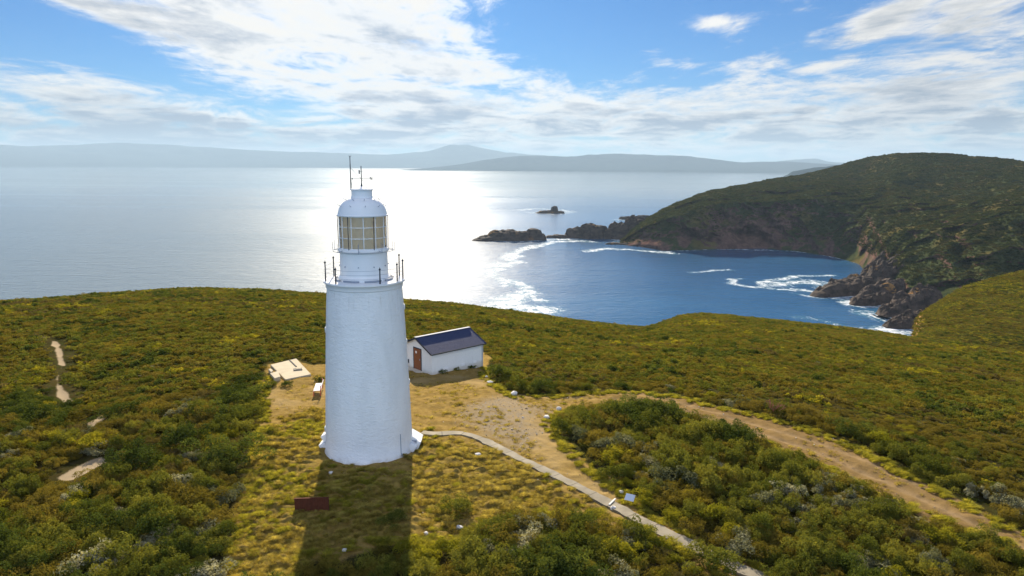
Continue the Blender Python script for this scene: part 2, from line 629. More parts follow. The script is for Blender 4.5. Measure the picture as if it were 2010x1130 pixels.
def ground_mat():
    m, N, b = mat('ground')
    pos = N.n('ShaderNodeNewGeometry').outputs['Position']
    at = N.n('ShaderNodeAttribute', attribute_name='mask')
    s = N.n('ShaderNodeSeparateColor')
    N.link(at.outputs['Color'], s.inputs[0])
    clr, tus, grv = s.outputs
    sand = at.outputs['Alpha']
    worn = N.n('ShaderNodeAttribute', attribute_name='worn').outputs['Fac']
    n1 = N.noise(pos, 0.35, 6)
    n2 = N.noise(pos, 2.2, 6, 0.65)
    n3 = N.noise(pos, 11.0, 5, 0.7)
    n4 = N.noise(pos, 45.0, 3, 0.7)
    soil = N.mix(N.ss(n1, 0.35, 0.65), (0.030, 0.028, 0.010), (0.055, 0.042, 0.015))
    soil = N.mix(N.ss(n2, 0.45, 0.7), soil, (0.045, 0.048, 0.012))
    dirt = N.mix(N.ss(n2, 0.3, 0.7), (0.175, 0.112, 0.034), (0.27, 0.185, 0.062))
    dirt = N.mix(N.m('MULTIPLY', worn, N.ss(n1, 0.3, 0.6)), dirt, (0.29, 0.205, 0.090))
    dirt = N.mix(N.m('MULTIPLY', N.ss(n3, 0.52, 0.68), 0.75), dirt, (0.28, 0.22, 0.05))
    dirt = N.mix(N.m('MULTIPLY', N.ss(n4, 0.60, 0.75), 0.6), dirt, (0.13, 0.075, 0.035))
    grass = N.mix(N.ss(n2, 0.35, 0.65), (0.13, 0.095, 0.022), (0.24, 0.175, 0.042))
    grass = N.mix(N.ss(n3, 0.5, 0.72), grass, (0.22, 0.11, 0.035))
    sxp = N.n('ShaderNodeSeparateXYZ')
    N.link(pos, sxp.inputs[0])
    dirt = N.mix(N.ss(sxp.outputs[0], 4.0, 16.0, 0.0, 0.75), dirt, N.mix(n3, (0.125, 0.080, 0.036), (0.205, 0.135, 0.062)))
    dirt = N.mix(N.m('MULTIPLY', N.m('MULTIPLY', worn, N.ss(n2, 0.25, 0.6)), N.ss(sxp.outputs[0], 4.0, 12.0, 0.0, 0.75)), dirt, (0.25, 0.175, 0.095))
    gra = N.mix(N.ss(n4, 0.35, 0.7), (0.16, 0.125, 0.075), (0.34, 0.28, 0.20))
    c = N.mix(N.m('MULTIPLY', tus, 0.8), dirt, grass)
    c = N.mix(N.m('MULTIPLY', grv, N.ss(n2, 0.25, 0.6)), c, gra)
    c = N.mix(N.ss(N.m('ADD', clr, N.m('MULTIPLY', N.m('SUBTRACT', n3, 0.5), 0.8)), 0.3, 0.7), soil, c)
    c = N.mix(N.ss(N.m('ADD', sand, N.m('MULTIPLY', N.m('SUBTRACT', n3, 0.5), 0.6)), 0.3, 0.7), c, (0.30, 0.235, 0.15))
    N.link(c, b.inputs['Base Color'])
    b.inputs['Roughness'].default_value = 0.95
    b.inputs['Specular IOR Level'].default_value = 0.0
    bp = N.n('ShaderNodeBump')
    bp.inputs['Strength'].default_value = 0.7
    bp.inputs['Distance'].default_value = 0.05
    N.link(N.m('ADD', n3, N.m('MULTIPLY', n4, 0.4)), bp.inputs['Height'])
    N.link(bp.outputs[0], b.inputs['Normal'])
    return m


tag(build_ground(), kind='structure')


# ------------------------------------------------------------------ heath material and rock material for the far land
def land_mat(name, green1, green2, rock1, rock2, lo=0.55, hi=0.8, scale=1.0, gold=None):
    m, N, b = mat(name)
    g = N.n('ShaderNodeNewGeometry')
    pos = g.outputs['Position']
    sx = N.n('ShaderNodeSeparateXYZ')
    N.link(g.outputs['Normal'], sx.inputs[0])
    n1 = N.noise(pos, 0.018 * scale, 6)
    n2 = N.noise(pos, 0.12 * scale, 6, 0.65)
    n3 = N.noise(pos, 0.5 * scale, 4, 0.7)
    veg = N.mix(N.ss(n2, 0.35, 0.65), green1, green2)
    if gold:
        veg = N.mix(N.m('MULTIPLY', N.ss(n1, 0.5, 0.62), 0.8), veg, gold)
    ver = N.noise(N.map(pos, (1, 1, 0.3)), 0.10 * scale, 6, 0.7)
    rock = N.mix(N.ss(ver, 0.35, 0.65), rock1, rock2)
    rock = N.mix(N.m('MULTIPLY', N.ss(n3, 0.55, 0.7), 0.6), rock, tuple(v * 0.45 for v in rock1))
    att = N.n('ShaderNodeAttribute', attribute_name='rock').outputs['Fac']
    k = N.m('ADD', N.m('ADD', sx.outputs[2], N.m('MULTIPLY', N.m('SUBTRACT', n2, 0.5), 0.55)), N.m('MULTIPLY', att, -0.85))
    f = N.ss(k, lo, hi)
    N.link(N.mix(f, rock, veg), b.inputs['Base Color'])
    b.inputs['Roughness'].default_value = 0.9
    b.inputs['Specular IOR Level'].default_value = 0.0
    bp = N.n('ShaderNodeBump')
    bp.inputs['Strength'].default_value = 0.8
    bp.inputs['Distance'].default_value = 2.0 / scale
    N.link(N.m('ADD', n2, N.m('MULTIPLY', n3, 0.5)), bp.inputs['Height'])
    N.link(bp.outputs[0], b.inputs['Normal'])
    return m


# ------------------------------------------------------------------ far headland across the bay
# per column: picture x -> (range, height) of waterline, cliff top, mid slope, skyline
def zat(px, py, r):
    return pix_r(px, py, r)[2]


HEAD = [  # px, waterline py, cliff-top (py, dr), shoulder (py, dr), skyline (py, r)
    (1218, 480, (478, 12), (476, 30), (474, 60)),
    (1240, 483, (465, 25), (455, 60), (447, 120)),
    (1265, 486, (450, 32), (440, 80), (431, 160)),
    (1300, 491, (435, 40), (421, 100), (411, 220)),
    (1370, 491, (410, 48), (392, 130), (381, 300)),
    (1450, 488, (397, 55), (374, 170), (363, 380)),
    (1520, 490, (392, 62), (366, 220), (350, 460)),
    (1570, 493, (388, 75), (362, 260), (343, 540)),
    (1640, 503, (392, 105), (360, 330), (326, 700)),
    (1700, 518, (402, 150), (365, 420), (309, 820)),
    (1760, 572, (440, 170), (368, 520), (301, 920)),
    (1800, 604, (460, 170), (375, 560), (299, 960)),
    (1850, 622, (455, 190), (380, 560), (301, 980)),
    (1920, 640, (440, 215), (385, 540), (308, 980)),
    (2010, 660, (420, 240), (372, 520), (317, 960)),
    (2150, 690, (410, 260), (372, 520), (330, 940)),
    (2400, 700, (410, 280), (375, 520), (345, 900)),
]


def build_head():
    cols = []
    for (px, wy, (cy, cd), (my, md), (sy, sdd)) in HEAD:
        w = pix_z(px, wy, SEA)
        r0 = math.hypot(w[0], w[1])
        kn = [(r0 - 90, SEA - 40), (r0, SEA), (r0 + cd, zat(px, cy, r0 + cd)), (r0 + md, zat(px, my, r0 + md)),
              (r0 + sdd, zat(px, sy, r0 + sdd)), (r0 + sdd + 260, zat(px, sy, r0 + sdd) - 45), (r0 + sdd + 700, SEA - 20)]
        d = ray(px, sy)
        cols.append((math.atan2(d[0], d[1]), kn))
    azk = np.array([c[0] for c in cols])
    nk = len(cols[0][1])
    az = np.linspace(azk[0], azk[-1], 620)
    ts = np.concatenate([np.linspace(0, 1, 16, False), np.linspace(1, 2, 80, False), np.linspace(2, 3, 110, False), np.linspace(3, 4, 100, False),
                         np.linspace(4, 5, 24, False), np.linspace(5, 6, 16)])

    def interp(vals):
        # smooth along azimuth
        v = np.interp(az, azk, vals)
        k = np.hanning(13)
        k /= k.sum()
        return np.convolve(np.pad(v, 6, mode='edge'), k, 'valid')
    KR = np.stack([interp([c[1][i][0] for c in cols]) for i in range(nk)])
    KZ = np.stack([interp([c[1][i][1] for c in cols]) for i in range(nk)])
    T = np.arange(nk)
    R = np.empty((len(ts), len(az)))
    Z = np.empty_like(R)
    for j in range(len(az)):
        R[:, j] = np.interp(ts, T, KR[:, j])
        Z[:, j] = np.interp(ts, T, KZ[:, j])
    A = np.broadcast_to(az, R.shape)
    x, y = R * np.sin(A), R * np.cos(A)
    tt = np.broadcast_to(ts[:, None], R.shape)
    # gullies running down the slope, ledges and bumps
    face = sstep(tt, 0.9, 1.25) * (1 - sstep(tt, 2.6, 3.6))
    gul = np.abs(fbm(A * 17 + tt * 0.95, tt * 0.6, 41, 3))
    gul2 = np.abs(fbm(x / 38, y / 38, 47, 4, Z / 30))
    right = sstep(A, rad(24), rad(29))
    dr = face * ((gul - 0.22) * (45 + 75 * right) + (gul2 - 0.2) * 38)
    dr = dr + fbm(x / 45, y / 45, 53, 4, Z / 45) * 17 * sstep(tt, 0.6, 1.1) * (1 - sstep(tt, 3.0, 4.0))
    R2 = R + dr
    dz = fbm(x / 110, y / 110, 61, 5) * 9 * sstep(tt, 1.6, 2.4) * (1 - 0.75 * sstep(tt, 3.2, 4.0))
    dz = dz + fbm(x / 16, y / 16, 67, 4) * 2.4 * sstep(tt, 1.0, 1.6)
    Z2 = Z + dz
    x, y = R2 * np.sin(A), R2 * np.cos(A)
    rk = (1 - sstep(tt, 1.1, 1.9)) * (1 - 0.8 * right) * (0.35 + 0.9 * sstep(fbm(A * 40, tt * 1.2, 71, 4), -0.1, 0.35))
    rk = rk + 0.55 * (1 - right) * sstep(tt, 0.95, 1.1) * (1 - sstep(tt, 1.55, 2.05)) * sstep(fbm(x / 90, y / 90, 75, 3), -0.35, 0.2)
    rk = rk + 0.30 * right * sstep(fbm(x / 24, y / 24, 73, 4, Z / 24), 0.25, 0.5) * (1 - sstep(tt, 2.3, 2.9))
    m = land_mat('headland', (0.027, 0.037, 0.016), (0.050, 0.057, 0.022), (0.070, 0.040, 0.034), (0.135, 0.082, 0.064), 0.15, 0.45, 1.0, (0.10, 0.078, 0.026))
    o = mesh_np('headland', np.stack([x.ravel(), y.ravel(), Z2.ravel()], 1), grid_faces(*R.shape)[:, ::-1], m, attrs={'rock': rk.ravel()})
    return o, x, y, Z2, tt, rk


head_o, hx, hy, hz, htt, hrk = build_head()
tag(head_o, kind='structure')

# near hill on the right beyond the gully
HILL = [  # px, foot (py), skyline (py, r)
    (1752, 668, 660, 336), (1765, 672, 654, 340), (1800, 680, 624, 352), (1850, 690, 590, 366), (1900, 700, 562, 380), (1960, 712, 541, 392), (2010, 722, 532, 400),
    (2080, 735, 524, 410), (2200, 760, 520, 420), (2600, 790, 540, 420)]


def build_hill():
    azk, kr, kz = [], [], []
    for (px, fy, sy, r) in HILL:
        d = ray(px, sy)
        azk.append(math.atan2(d[0], d[1]))
        zs = zat(px, sy, r)
        r0 = 232.0
        zf = zat(px, fy, r0)
        ka = [(r0 - 25, zf - 12), (r0, zf), (r0 + 0.45 * (r - r0), zf + 0.40 * (zs - zf)), (r0 + 0.75 * (r - r0), zf + 0.76 * (zs - zf)), (r, zs), (r + 40, zs - 9), (r + 120, zs - 60), (r + 170, SEA - 10)]
        kr.append([k[0] for k in ka])
        kz.append([k[1] for k in ka])
    kr, kz = np.array(kr), np.array(kz)
    az = np.linspace(azk[0], azk[-1], 360)
    ts = np.linspace(0, 7, 260)
    R = np.empty((len(ts), len(az)))
    Z = np.empty_like(R)
    for j, a in enumerate(az):
        R[:, j] = np.interp(ts, range(8), [np.interp(a, azk, kr[:, i]) for i in range(8)])
        Z[:, j] = np.interp(ts, range(8), [np.interp(a, azk, kz[:, i]) for i in range(8)])
    # west end falls away to the sea
    A = np.broadcast_to(az, R.shape)
    edge = 1 - sstep(A, azk[0], azk[0] + rad(1.6))
    Z = Z - edge * 55
    x, y = R * np.sin(A), R * np.cos(A)
    tt = np.broadcast_to(ts[:, None], R.shape)
    Z = Z + fbm(x / 22, y / 22, 81, 4) * 1.6 + fbm(x / 5, y / 5, 83, 3) * 0.5
    rk = (1 - sstep(A, azk[0] + rad(0.6), azk[0] + rad(2.6))) * 1.3
    m = land_mat('hill', (0.045, 0.045, 0.012), (0.075, 0.070, 0.016), (0.20, 0.11, 0.05), (0.34, 0.20, 0.09), 0.25, 0.6, 4.0, (0.08, 0.06, 0.018))
    o = mesh_np('hill', np.stack([x.ravel(), y.ravel(), Z.ravel()], 1), grid_faces(*R.shape)[:, ::-1], m, attrs={'rock': rk.ravel()})
    return o, x, y, Z, tt, rk


hill_o, kx, ky, kz_, ktt, krk = build_hill()
tag(hill_o, kind='structure')


# ------------------------------------------------------------------ far mountains
def ridge(name, sky_pts, R, depth, m, rows=14, seed=1, rough=0.05, shore=None):
    px = np.array([p[0] for p in sky_pts], float)
    azs, zs = [], []
    for (a, b) in sky_pts:
        d = ray(a, b)
        azs.append(math.atan2(d[0], d[1]))
        zs.append(zat(a, b, R))
    az = np.linspace(azs[0], azs[-1], 420)
    zt = np.interp(az, azs, zs)
    k = np.hanning(9)
    k /= k.sum()
    zt = np.convolve(np.pad(zt, 4, mode='edge'), k, 'valid')
    prof = [(-1.0, 0.0), (-0.97, 0.10), (-0.7, 0.35), (-0.4, 0.66), (-0.15, 0.92), (0, 1.0), (0.3, 0.75), (1.0, 0.0)]
    t = np.linspace(-1, 1, rows * 3)
    hpr = np.interp(t, [p[0] for p in prof], [p[1] for p in prof])
    A, T = np.meshgrid(az, t)
    Rr = R + T * depth
    x, y = Rr * np.sin(A), Rr * np.cos(A)
    ht = (zt - SEA)[None, :]
    nz = fbm(x / (depth * 0.5), y / (depth * 0.5), seed, 5)
    nz2 = np.abs(fbm(x / (depth * 0.3), y / (depth * 0.3), seed + 5, 4))
    Z = SEA - 5 + ht * hpr[:, None] * (1 + (nz * 0.25 + (nz2 - 0.2) * 0.35) * np.clip(np.abs(T) * 3, 0, 1)) + ht * rough * fbm(x / (depth * 0.12), y / (depth * 0.12), seed + 9, 3) * hpr[:, None]
    Rr = Rr + fbm(A * 25, T * 0 + 1, seed + 3, 3) * depth * 0.12 * (1 - hpr[:, None])
    x, y = Rr * np.sin(A), Rr * np.cos(A)
    return tag(mesh_np(name, np.stack([x.ravel(), y.ravel(), Z.ravel()], 1), grid_faces(len(t), len(az))[:, ::-1], m), kind='structure')


mt = simple('mountain', (0.035, 0.050, 0.055), 0.95, var=0.3, scale=0.0006, spec=0.0)
ridge('mountains', [(-500, 280), (-200, 282), (0, 284), (60, 286), (150, 283), (240, 279), (320, 282), (420, 289), (520, 295), (640, 299), (760, 303), (840, 296), (880, 284), (915, 282),
                    (950, 291), (1000, 300), (1100, 306), (1250, 312), (1340, 316)], 30000, 4500, mt, seed=3, rough=0.03)
ridge('coastal_hills', [(740, 334.5), (790, 332.5), (840, 329), (900, 322), (960, 312), (1010, 306), (1060, 304), (1110, 307), (1160, 303), (1210, 300), (1270, 303),
                        (1340, 305), (1400, 311), (1450, 318), (1500, 316), (1550, 316), (1620, 321), (1700, 324), (2100, 325), (2600, 325)], 17500, 2200, mt, seed=13, rough=0.04)
ridge('distant_range', [(1300, 326), (1360, 314), (1420, 317), (1480, 322), (1520, 317), (1545, 314), (1570, 312), (1600, 310), (1630, 317), (1700, 320), (2100, 318), (2600, 318)], 27000, 3000, mt, seed=17, rough=0.04)
ridge('promontory', [(1538, 344), (1546, 341), (1554, 335), (1575, 331), (1605, 327), (1640, 322), (1700, 318), (1900, 316)], 6000, 700, mt, seed=23, rough=0.05)


# ------------------------------------------------------------------ sea
FOAM = [  # picture polyline on the water, half width in metres, strength
    ([(1015, 505), (1000, 497), (1035, 487), (1080, 476), (1130, 472), (1160, 474)], 9, 1.0),
    ([(1000, 497), (995, 508), (1012, 514), (985, 522), (950, 520)], 8, 0.9),
    ([(940, 470), (1000, 474), (1060, 472), (1130, 468), (1190, 464), (1225, 474)], 10, 0.9),
    ([(1155, 492), (1190, 487), (1240, 490), (1290, 494), (1310, 497)], 9, 1.0),
    ([(985, 550), (1015, 552), (1035, 562), (1040, 575), (1062, 592)], 6, 0.9),
    ([(1040, 575), (1010, 582), (995, 592), (990, 602), (1075, 610)], 12, 1.0),
    ([(975, 515), (965, 540), (1000, 560)], 8, 0.6),
    ([(1360, 535), (1395, 531), (1432, 530)], 5, 0.95),
    ([(1440, 556), (1436, 549), (1450, 546)], 3.5, 1.0),
    ([(1437, 556), (1470, 562), (1510, 566), (1560, 568), (1610, 575), (1660, 572)], 4.5, 1.0),
    ([(1500, 560), (1496, 553), (1530, 548), (1570, 543), (1620, 540)], 6, 1.0),
    ([(1530, 558), (1570, 553), (1610, 556), (1640, 566)], 13, 0.95),
    ([(1560, 575), (1600, 583), (1635, 587)], 3.5, 0.75),
    ([(1665, 586), (1690, 590), (1720, 597), (1740, 604)], 8, 0.95),
    ([(1700, 612), (1730, 625), (1760, 636), (1750, 646)], 9, 0.7),
    ([(1300, 494), (1400, 489), (1500, 490), (1560, 493), (1640, 504), (1690, 515), (1706, 528)], 4, 0.85),
    ([(1560, 492), (1640, 505), (1700, 520), (1712, 540)], 5, 0.8),
    ([(1570, 622), (1640, 638), (1700, 645), (1740, 650)], 6, 0.5),
    ([(1020, 412), (1050, 409), (1105, 412), (1120, 416), (1090, 420), (1045, 417)], 13, 0.62),
    ([(905, 413), (960, 408)], 16, 0.8),
    ([(1215, 430), (1240, 434), (1262, 440)], 12, 0.7),
    ([(1150, 385), (1290, 386)], 30, 0.25),
]
ROCKRINGS = []


def build_sea():
    az = np.linspace(rad(-62), rad(62), 900)
    rs = [220.0]
    while rs[-1] < 42000:
        r = rs[-1]
        rs.append(r * (1.0065 if r < 2200 else 1.03 if r < 8000 else 1.15))
    rs = np.array(rs)
    A, R = np.meshgrid(az, rs)
    x, y = (R * np.sin(A)).ravel(), (R * np.cos(A)).ravel()
    foam = np.zeros(len(x), np.float32)
    P = np.stack([x, y], 1)
    near = np.hypot(x, y) < 2600
    Pn = P[near]
    wx = Pn + np.stack([fbm(Pn[:, 0] / 24, Pn[:, 1] / 24, 91, 4), fbm(Pn[:, 0] / 24, Pn[:, 1] / 24, 97, 4)], 1) * 11
    f = np.zeros(len(Pn))
    for pts, hw, st in FOAM:
        pl = np.array([pix_z(a, b, SEA)[:2] for a, b in pts])
        d = signed_dist(wx, pl, False)
        f = np.maximum(f, st * (1 - sstep(d, hw * 0.1, hw * 2.0)))
    for (cx, cy, rr) in ROCKRINGS:
        d = np.hypot(wx[:, 0] - cx, wx[:, 1] - cy)
        f = np.maximum(f, 0.95 * (1 - sstep(d, rr * 0.9, rr * 1.55)))
    foam[near] = f
    z = np.full(len(x), SEA)
    return mesh_np('sea', np.stack([x, y, z], 1), grid_faces(len(rs), len(az))[:, ::-1], sea_mat(), attrs={'foam': foam})


def sea_mat():
    m, N, b = mat('sea')
    pos = N.n('ShaderNodeNewGeometry').outputs['Position']
    fo = N.n('ShaderNodeAttribute', attribute_name='foam').outputs['Fac']
    n1 = N.noise(pos, 0.09, 9, 0.72, 1.2)
    n2 = N.noise(N.map(pos, (0.7, 1.2, 1)), 0.40, 7, 0.75, 1.5)
    k = N.m('ADD', fo, N.m('ADD', N.m('MULTIPLY', N.m('SUBTRACT', n1, 0.5), 4.8), N.m('MULTIPLY', N.m('SUBTRACT', n2, 0.5), 3.4)))
    fm = N.m('MULTIPLY', N.ss(k, 0.48, 1.5), N.ss(fo, 0.02, 0.15))
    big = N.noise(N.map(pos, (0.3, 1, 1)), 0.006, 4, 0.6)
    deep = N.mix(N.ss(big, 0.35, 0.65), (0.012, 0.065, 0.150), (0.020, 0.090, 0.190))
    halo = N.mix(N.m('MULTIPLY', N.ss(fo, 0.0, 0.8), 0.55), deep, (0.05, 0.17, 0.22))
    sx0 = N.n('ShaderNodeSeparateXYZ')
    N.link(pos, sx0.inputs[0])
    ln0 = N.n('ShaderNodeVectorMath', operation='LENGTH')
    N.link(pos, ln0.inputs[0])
    halo = N.mix(N.m('MAXIMUM', N.ss(ln0.outputs['Value'], 1200.0, 3500.0), N.ss(sx0.outputs[0], 40.0, -260.0)), halo, (0.125, 0.150, 0.150))  # pale sky reflection painted into the base colour of far and left water
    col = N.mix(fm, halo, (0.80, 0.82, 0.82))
    slick = N.ss(N.noise(N.map(pos, (0.12, 1, 1)), 0.0035, 5, 0.6), 0.42, 0.66)
    w1 = N.noise(N.map(pos, (0.6, 1.5, 1), rot=(0, 0, 0.3)), 0.11, 5, 0.6, 0.4)
    w2 = N.noise(N.map(pos, (0.8, 1.5, 1), rot=(0, 0, -0.2)), 0.5, 4, 0.6)
    bp = N.n('ShaderNodeBump')
    bp.inputs['Strength'].default_value = 1.0
    bp.inputs['Distance'].default_value = 1.0
    w3 = N.noise(N.map(pos, (0.45, 1.4, 1), rot=(0, 0, 0.15)), 0.035, 4, 0.6, 0.6)
    N.link(N.m('ADD', N.m('ADD', N.m('MULTIPLY', w1, 0.75), N.m('MULTIPLY', w2, 0.20)), N.m('MULTIPLY', w3, 1.3)), bp.inputs['Height'])
    # choppy water: a wide lobe from the small ripples and a narrow one from smoother facets
    # waves and roughness ease with distance, to narrow the sun glint far out
    ln = N.n('ShaderNodeVectorMath', operation='LENGTH')
    N.link(pos, ln.inputs[0])
    far_smooth = N.ss(ln.outputs['Value'], 900.0, 4500.0)
    N.link(N.m('SUBTRACT', 1.0, N.m('MULTIPLY', far_smooth, 0.72)), bp.inputs['Strength'])
    b2 = N.n('ShaderNodeBsdfPrincipled')
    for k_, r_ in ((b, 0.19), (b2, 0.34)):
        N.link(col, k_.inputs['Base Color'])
        N.link(N.m('ADD', N.m('ADD', N.m('SUBTRACT', r_, N.m('MULTIPLY', far_smooth, 0.07)), N.m('MULTIPLY', slick, -0.04)), N.m('MULTIPLY', fm, 0.35)), k_.inputs['Roughness'])
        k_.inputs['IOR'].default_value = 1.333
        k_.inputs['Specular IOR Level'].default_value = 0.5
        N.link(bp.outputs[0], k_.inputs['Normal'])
    mx = N.n('ShaderNodeMixShader')
    mx.inputs[0].default_value = 0.10
    N.link(b.outputs[0], mx.inputs[1])
    N.link(b2.outputs[0], mx.inputs[2])
    N.link(mx.outputs[0], m.node_tree.nodes['Material Output'].inputs[0])
    return m


# ------------------------------------------------------------------ rocks in the sea
def rock_mat():
    m, N, b = mat('sea_rock')
    pos = N.n('ShaderNodeNewGeometry').outputs['Position']
    n1 = N.noise(N.map(pos, (1, 1, 2.0), rot=(0.5, 0.4, 0)), 0.12, 6, 0.65)
    n2 = N.noise(pos, 0.5, 5, 0.7)
    c = N.mix(N.ss(n1, 0.35, 0.65), (0.030, 0.024, 0.021), (0.082, 0.060, 0.046))
    c = N.mix(N.m('MULTIPLY', N.ss(n2, 0.58, 0.7), 0.7), c, (0.025, 0.022, 0.02))
    lich = N.ss(N.noise(pos, 0.05, 4), 0.60, 0.68)
    g = N.n('ShaderNodeNewGeometry')
    s = N.n('ShaderNodeSeparateXYZ')
    N.link(g.outputs['Normal'], s.inputs[0])
    c = N.mix(N.m('MULTIPLY', lich, N.ss(s.outputs[2], 0.4, 0.8)), c, (0.26, 0.14, 0.045))
    N.link(c, b.inputs['Base Color'])
    b.inputs['Roughness'].default_value = 0.9
    b.inputs['Specular IOR Level'].default_value = 0.05
    return m


RM = rock_mat()


def sea_rock(name, lumps, seed, label, group=None, noise_amp=0.22, shear=0.0):
    """one rock grown from lumps (cx, cy, half x, half y, height, yaw); a heightfield over the lumps"""
    L = np.array(lumps, float)
    x0, x1 = (L[:, 0] - L[:, 2:4].max(1) * 1.3).min(), (L[:, 0] + L[:, 2:4].max(1) * 1.3).max()
    y0, y1 = (L[:, 1] - L[:, 2:4].max(1) * 1.3).min(), (L[:, 1] + L[:, 2:4].max(1) * 1.3).max()
    n = 90
    X, Y = np.meshgrid(np.linspace(x0, x1, n), np.linspace(y0, y1, n))
    sc = max(x1 - x0, y1 - y0)
    wx = X + fbm(X / sc * 7, Y / sc * 7, seed, 4) * sc * 0.05
    wy = Y + fbm(X / sc * 7, Y / sc * 7, seed + 7, 4) * sc * 0.05
    Z = np.full(X.shape, -4.0)
    for (cx, cy, hx_, hy_, h, yaw) in L:
        c, s = math.cos(yaw), math.sin(yaw)
        u = ((wx - cx) * c + (wy - cy) * s) / hx_
        v = (-(wx - cx) * s + (wy - cy) * c) / hy_
        q = (np.abs(u) ** 2.6 + np.abs(v) ** 2.6) ** (1 / 2.6)
        prof = np.clip(1.12 - q, -1, 1)
        hz_ = h * np.clip(prof * 2.6, -1, 1) * (1 + 0.38 * shear * u)
        Z = np.maximum(Z, np.where(prof > 0, np.minimum(hz_, h * (0.84 + 0.3 * (1 - q)) * (1 + 0.38 * shear * u)), hz_))
    ht = L[:, 4].max()
    cell = vnoise(np.floor(X / sc * 16 + fbm(X / sc * 5, Y / sc * 5, seed + 2, 2) * 2), np.floor(Y / sc * 16), seed + 5)
    Z = Z + np.where(Z > 0, (fbm(X / sc * 9, Y / sc * 9, seed + 11, 5) * noise_amp + (cell - 0.5) * 0.22) * ht * np.clip(Z / ht * 1.5, 0, 1), 0)
    o = mesh_np(name, np.stack([X.ravel() - L[0, 0], Y.ravel() - L[0, 1], Z.ravel()], 1), grid_faces(n, n), RM, smooth=False)
    o.location = (L[0, 0], L[0, 1], SEA)
    return tag(o, label, 'rock', group)


def w(px, py):
    return pix_z(px, py, SEA)[:2]


a = w(1000, 470)
sea_rock('sea_rock', [(a[0], a[1], 38, 22, 14, 0.0), (a[0] - 26, a[1] - 8, 30, 16, 7, 0.1), (a[0] + 38, a[1] + 4, 14, 14, 16, 0), (a[0] + 24, a[1] + 2, 26, 16, 10, 0), (a[0] + 50, a[1], 8, 10, 9, 0)], 3,
         'long low dark rock islet, farthest from the headland in its row', 'dark rocks off the headland')
a = w(1150, 466)
sea_rock('sea_rock', [(a[0] + 12, a[1], 26, 22, 21, 0.0), (a[0] - 18, a[1] + 2, 16, 18, 15, 0.1), (a[0] - 40, a[1] - 4, 20, 12, 5, 0), (a[0] - 58, a[1], 12, 9, 3, 0)], 13,
         'tall blocky dark rock islet in the middle of the row', 'dark rocks off the headland')
a = w(1222, 468)
sea_rock('sea_rock', [(a[0], a[1] + 10, 26, 26, 22, 0.3), (a[0] + 24, a[1] + 20, 22, 26, 32, 0.0), (a[0] - 18, a[1] + 4, 16, 16, 14, 0)], 23,
         'steep dark rock touching the tip of the headland', 'dark rocks off the headland')
a = w(1078, 418)
sea_rock('sea_rock', [(a[0] + 14, a[1], 9, 10, 17, 0.0), (a[0], a[1], 32, 14, 6, 0.0), (a[0] + 28, a[1], 10, 10, 5, 0)], 33,
         'lone pointed rock ringed by white foam out at sea', 'dark rocks off the headland', 0.15)
for i, (px, py, s, lb) in enumerate([(1226, 430, 13, 'small dark rock, left of the three beyond the headland tip'), (1243, 427, 10, 'tiny dark rock between two others beyond the headland tip'),
                                     (1262, 428, 16, 'low dark rock half hidden by the headland slope')]):
    a = w(px, py)
    sea_rock('sea_rock', [(a[0], a[1], s, s * 0.7, s * 0.42, 0.2 * i), (a[0] + s, a[1] + 2, s * 0.6, s * 0.5, s * 0.28, 0)], 43 + i, lb, 'dark rocks off the headland')
a = w(1205, 479)
sea_rock('sea_rock', [(a[0], a[1], 13, 5, 2.5, 0), (a[0] + 16, a[1] - 4, 12, 5, 2, 0)], 53, 'flat wave washed rock at the foot of the headland tip', 'dark rocks off the headland')
# blocky shore rocks on the right of the bay
SH = [((1668, 572), [(0, 0, 30, 16, 15, 0.5), (-20, -12, 22, 12, 11, 0.5), (-34, -20, 14, 8, 5, 0.5)], 'long slanting dark slab rock with an orange patch beside the foam'),
      ((1722, 590), [(0, 0, 24, 13, 13, 0.5), (-16, -12, 18, 9, 10, 0.5), (14, 12, 20, 14, 19, 0.4)], 'dark slab rock second along the shore from the bay'),
      ((1738, 560), [(0, 0, 18, 22, 24, 0.3), (16, 14, 22, 22, 30, 0.2)], 'tall upright blocky rock at the base of the green slope'),
      ((1782, 612), [(0, 0, 20, 14, 18, 0.6), (-16, -8, 16, 9, 12, 0.6), (14, 6, 16, 14, 22, 0.5)], 'red tinged blocky rock nearest the grassy hill'),
      ((1766, 640), [(0, 0, 12, 8, 8, 0.6), (10, 4, 10, 10, 12, 0)], 'low dark rock at the water beside the grassy hill'),
      ((1716, 545), [(0, 0, 16, 12, 16, 0.2), (12, 10, 16, 14, 26, 0.2)], 'brown rock shelf where the curved beach line ends')]
for i, ((px, py), lp, lb) in enumerate(SH):
    a = w(px, py)
    sea_rock('shore_rock', [(a[0] + l[0], a[1] + l[1], l[2], l[3], l[4] * 0.78, l[5]) for l in lp], 63 + i * 5, lb, 'blocky rocks on the bay shore', 0.3, 0.8)
    ROCKRINGS.append((a[0] - 14, a[1] - 16, 17))
tag(build_sea(), kind='structure')


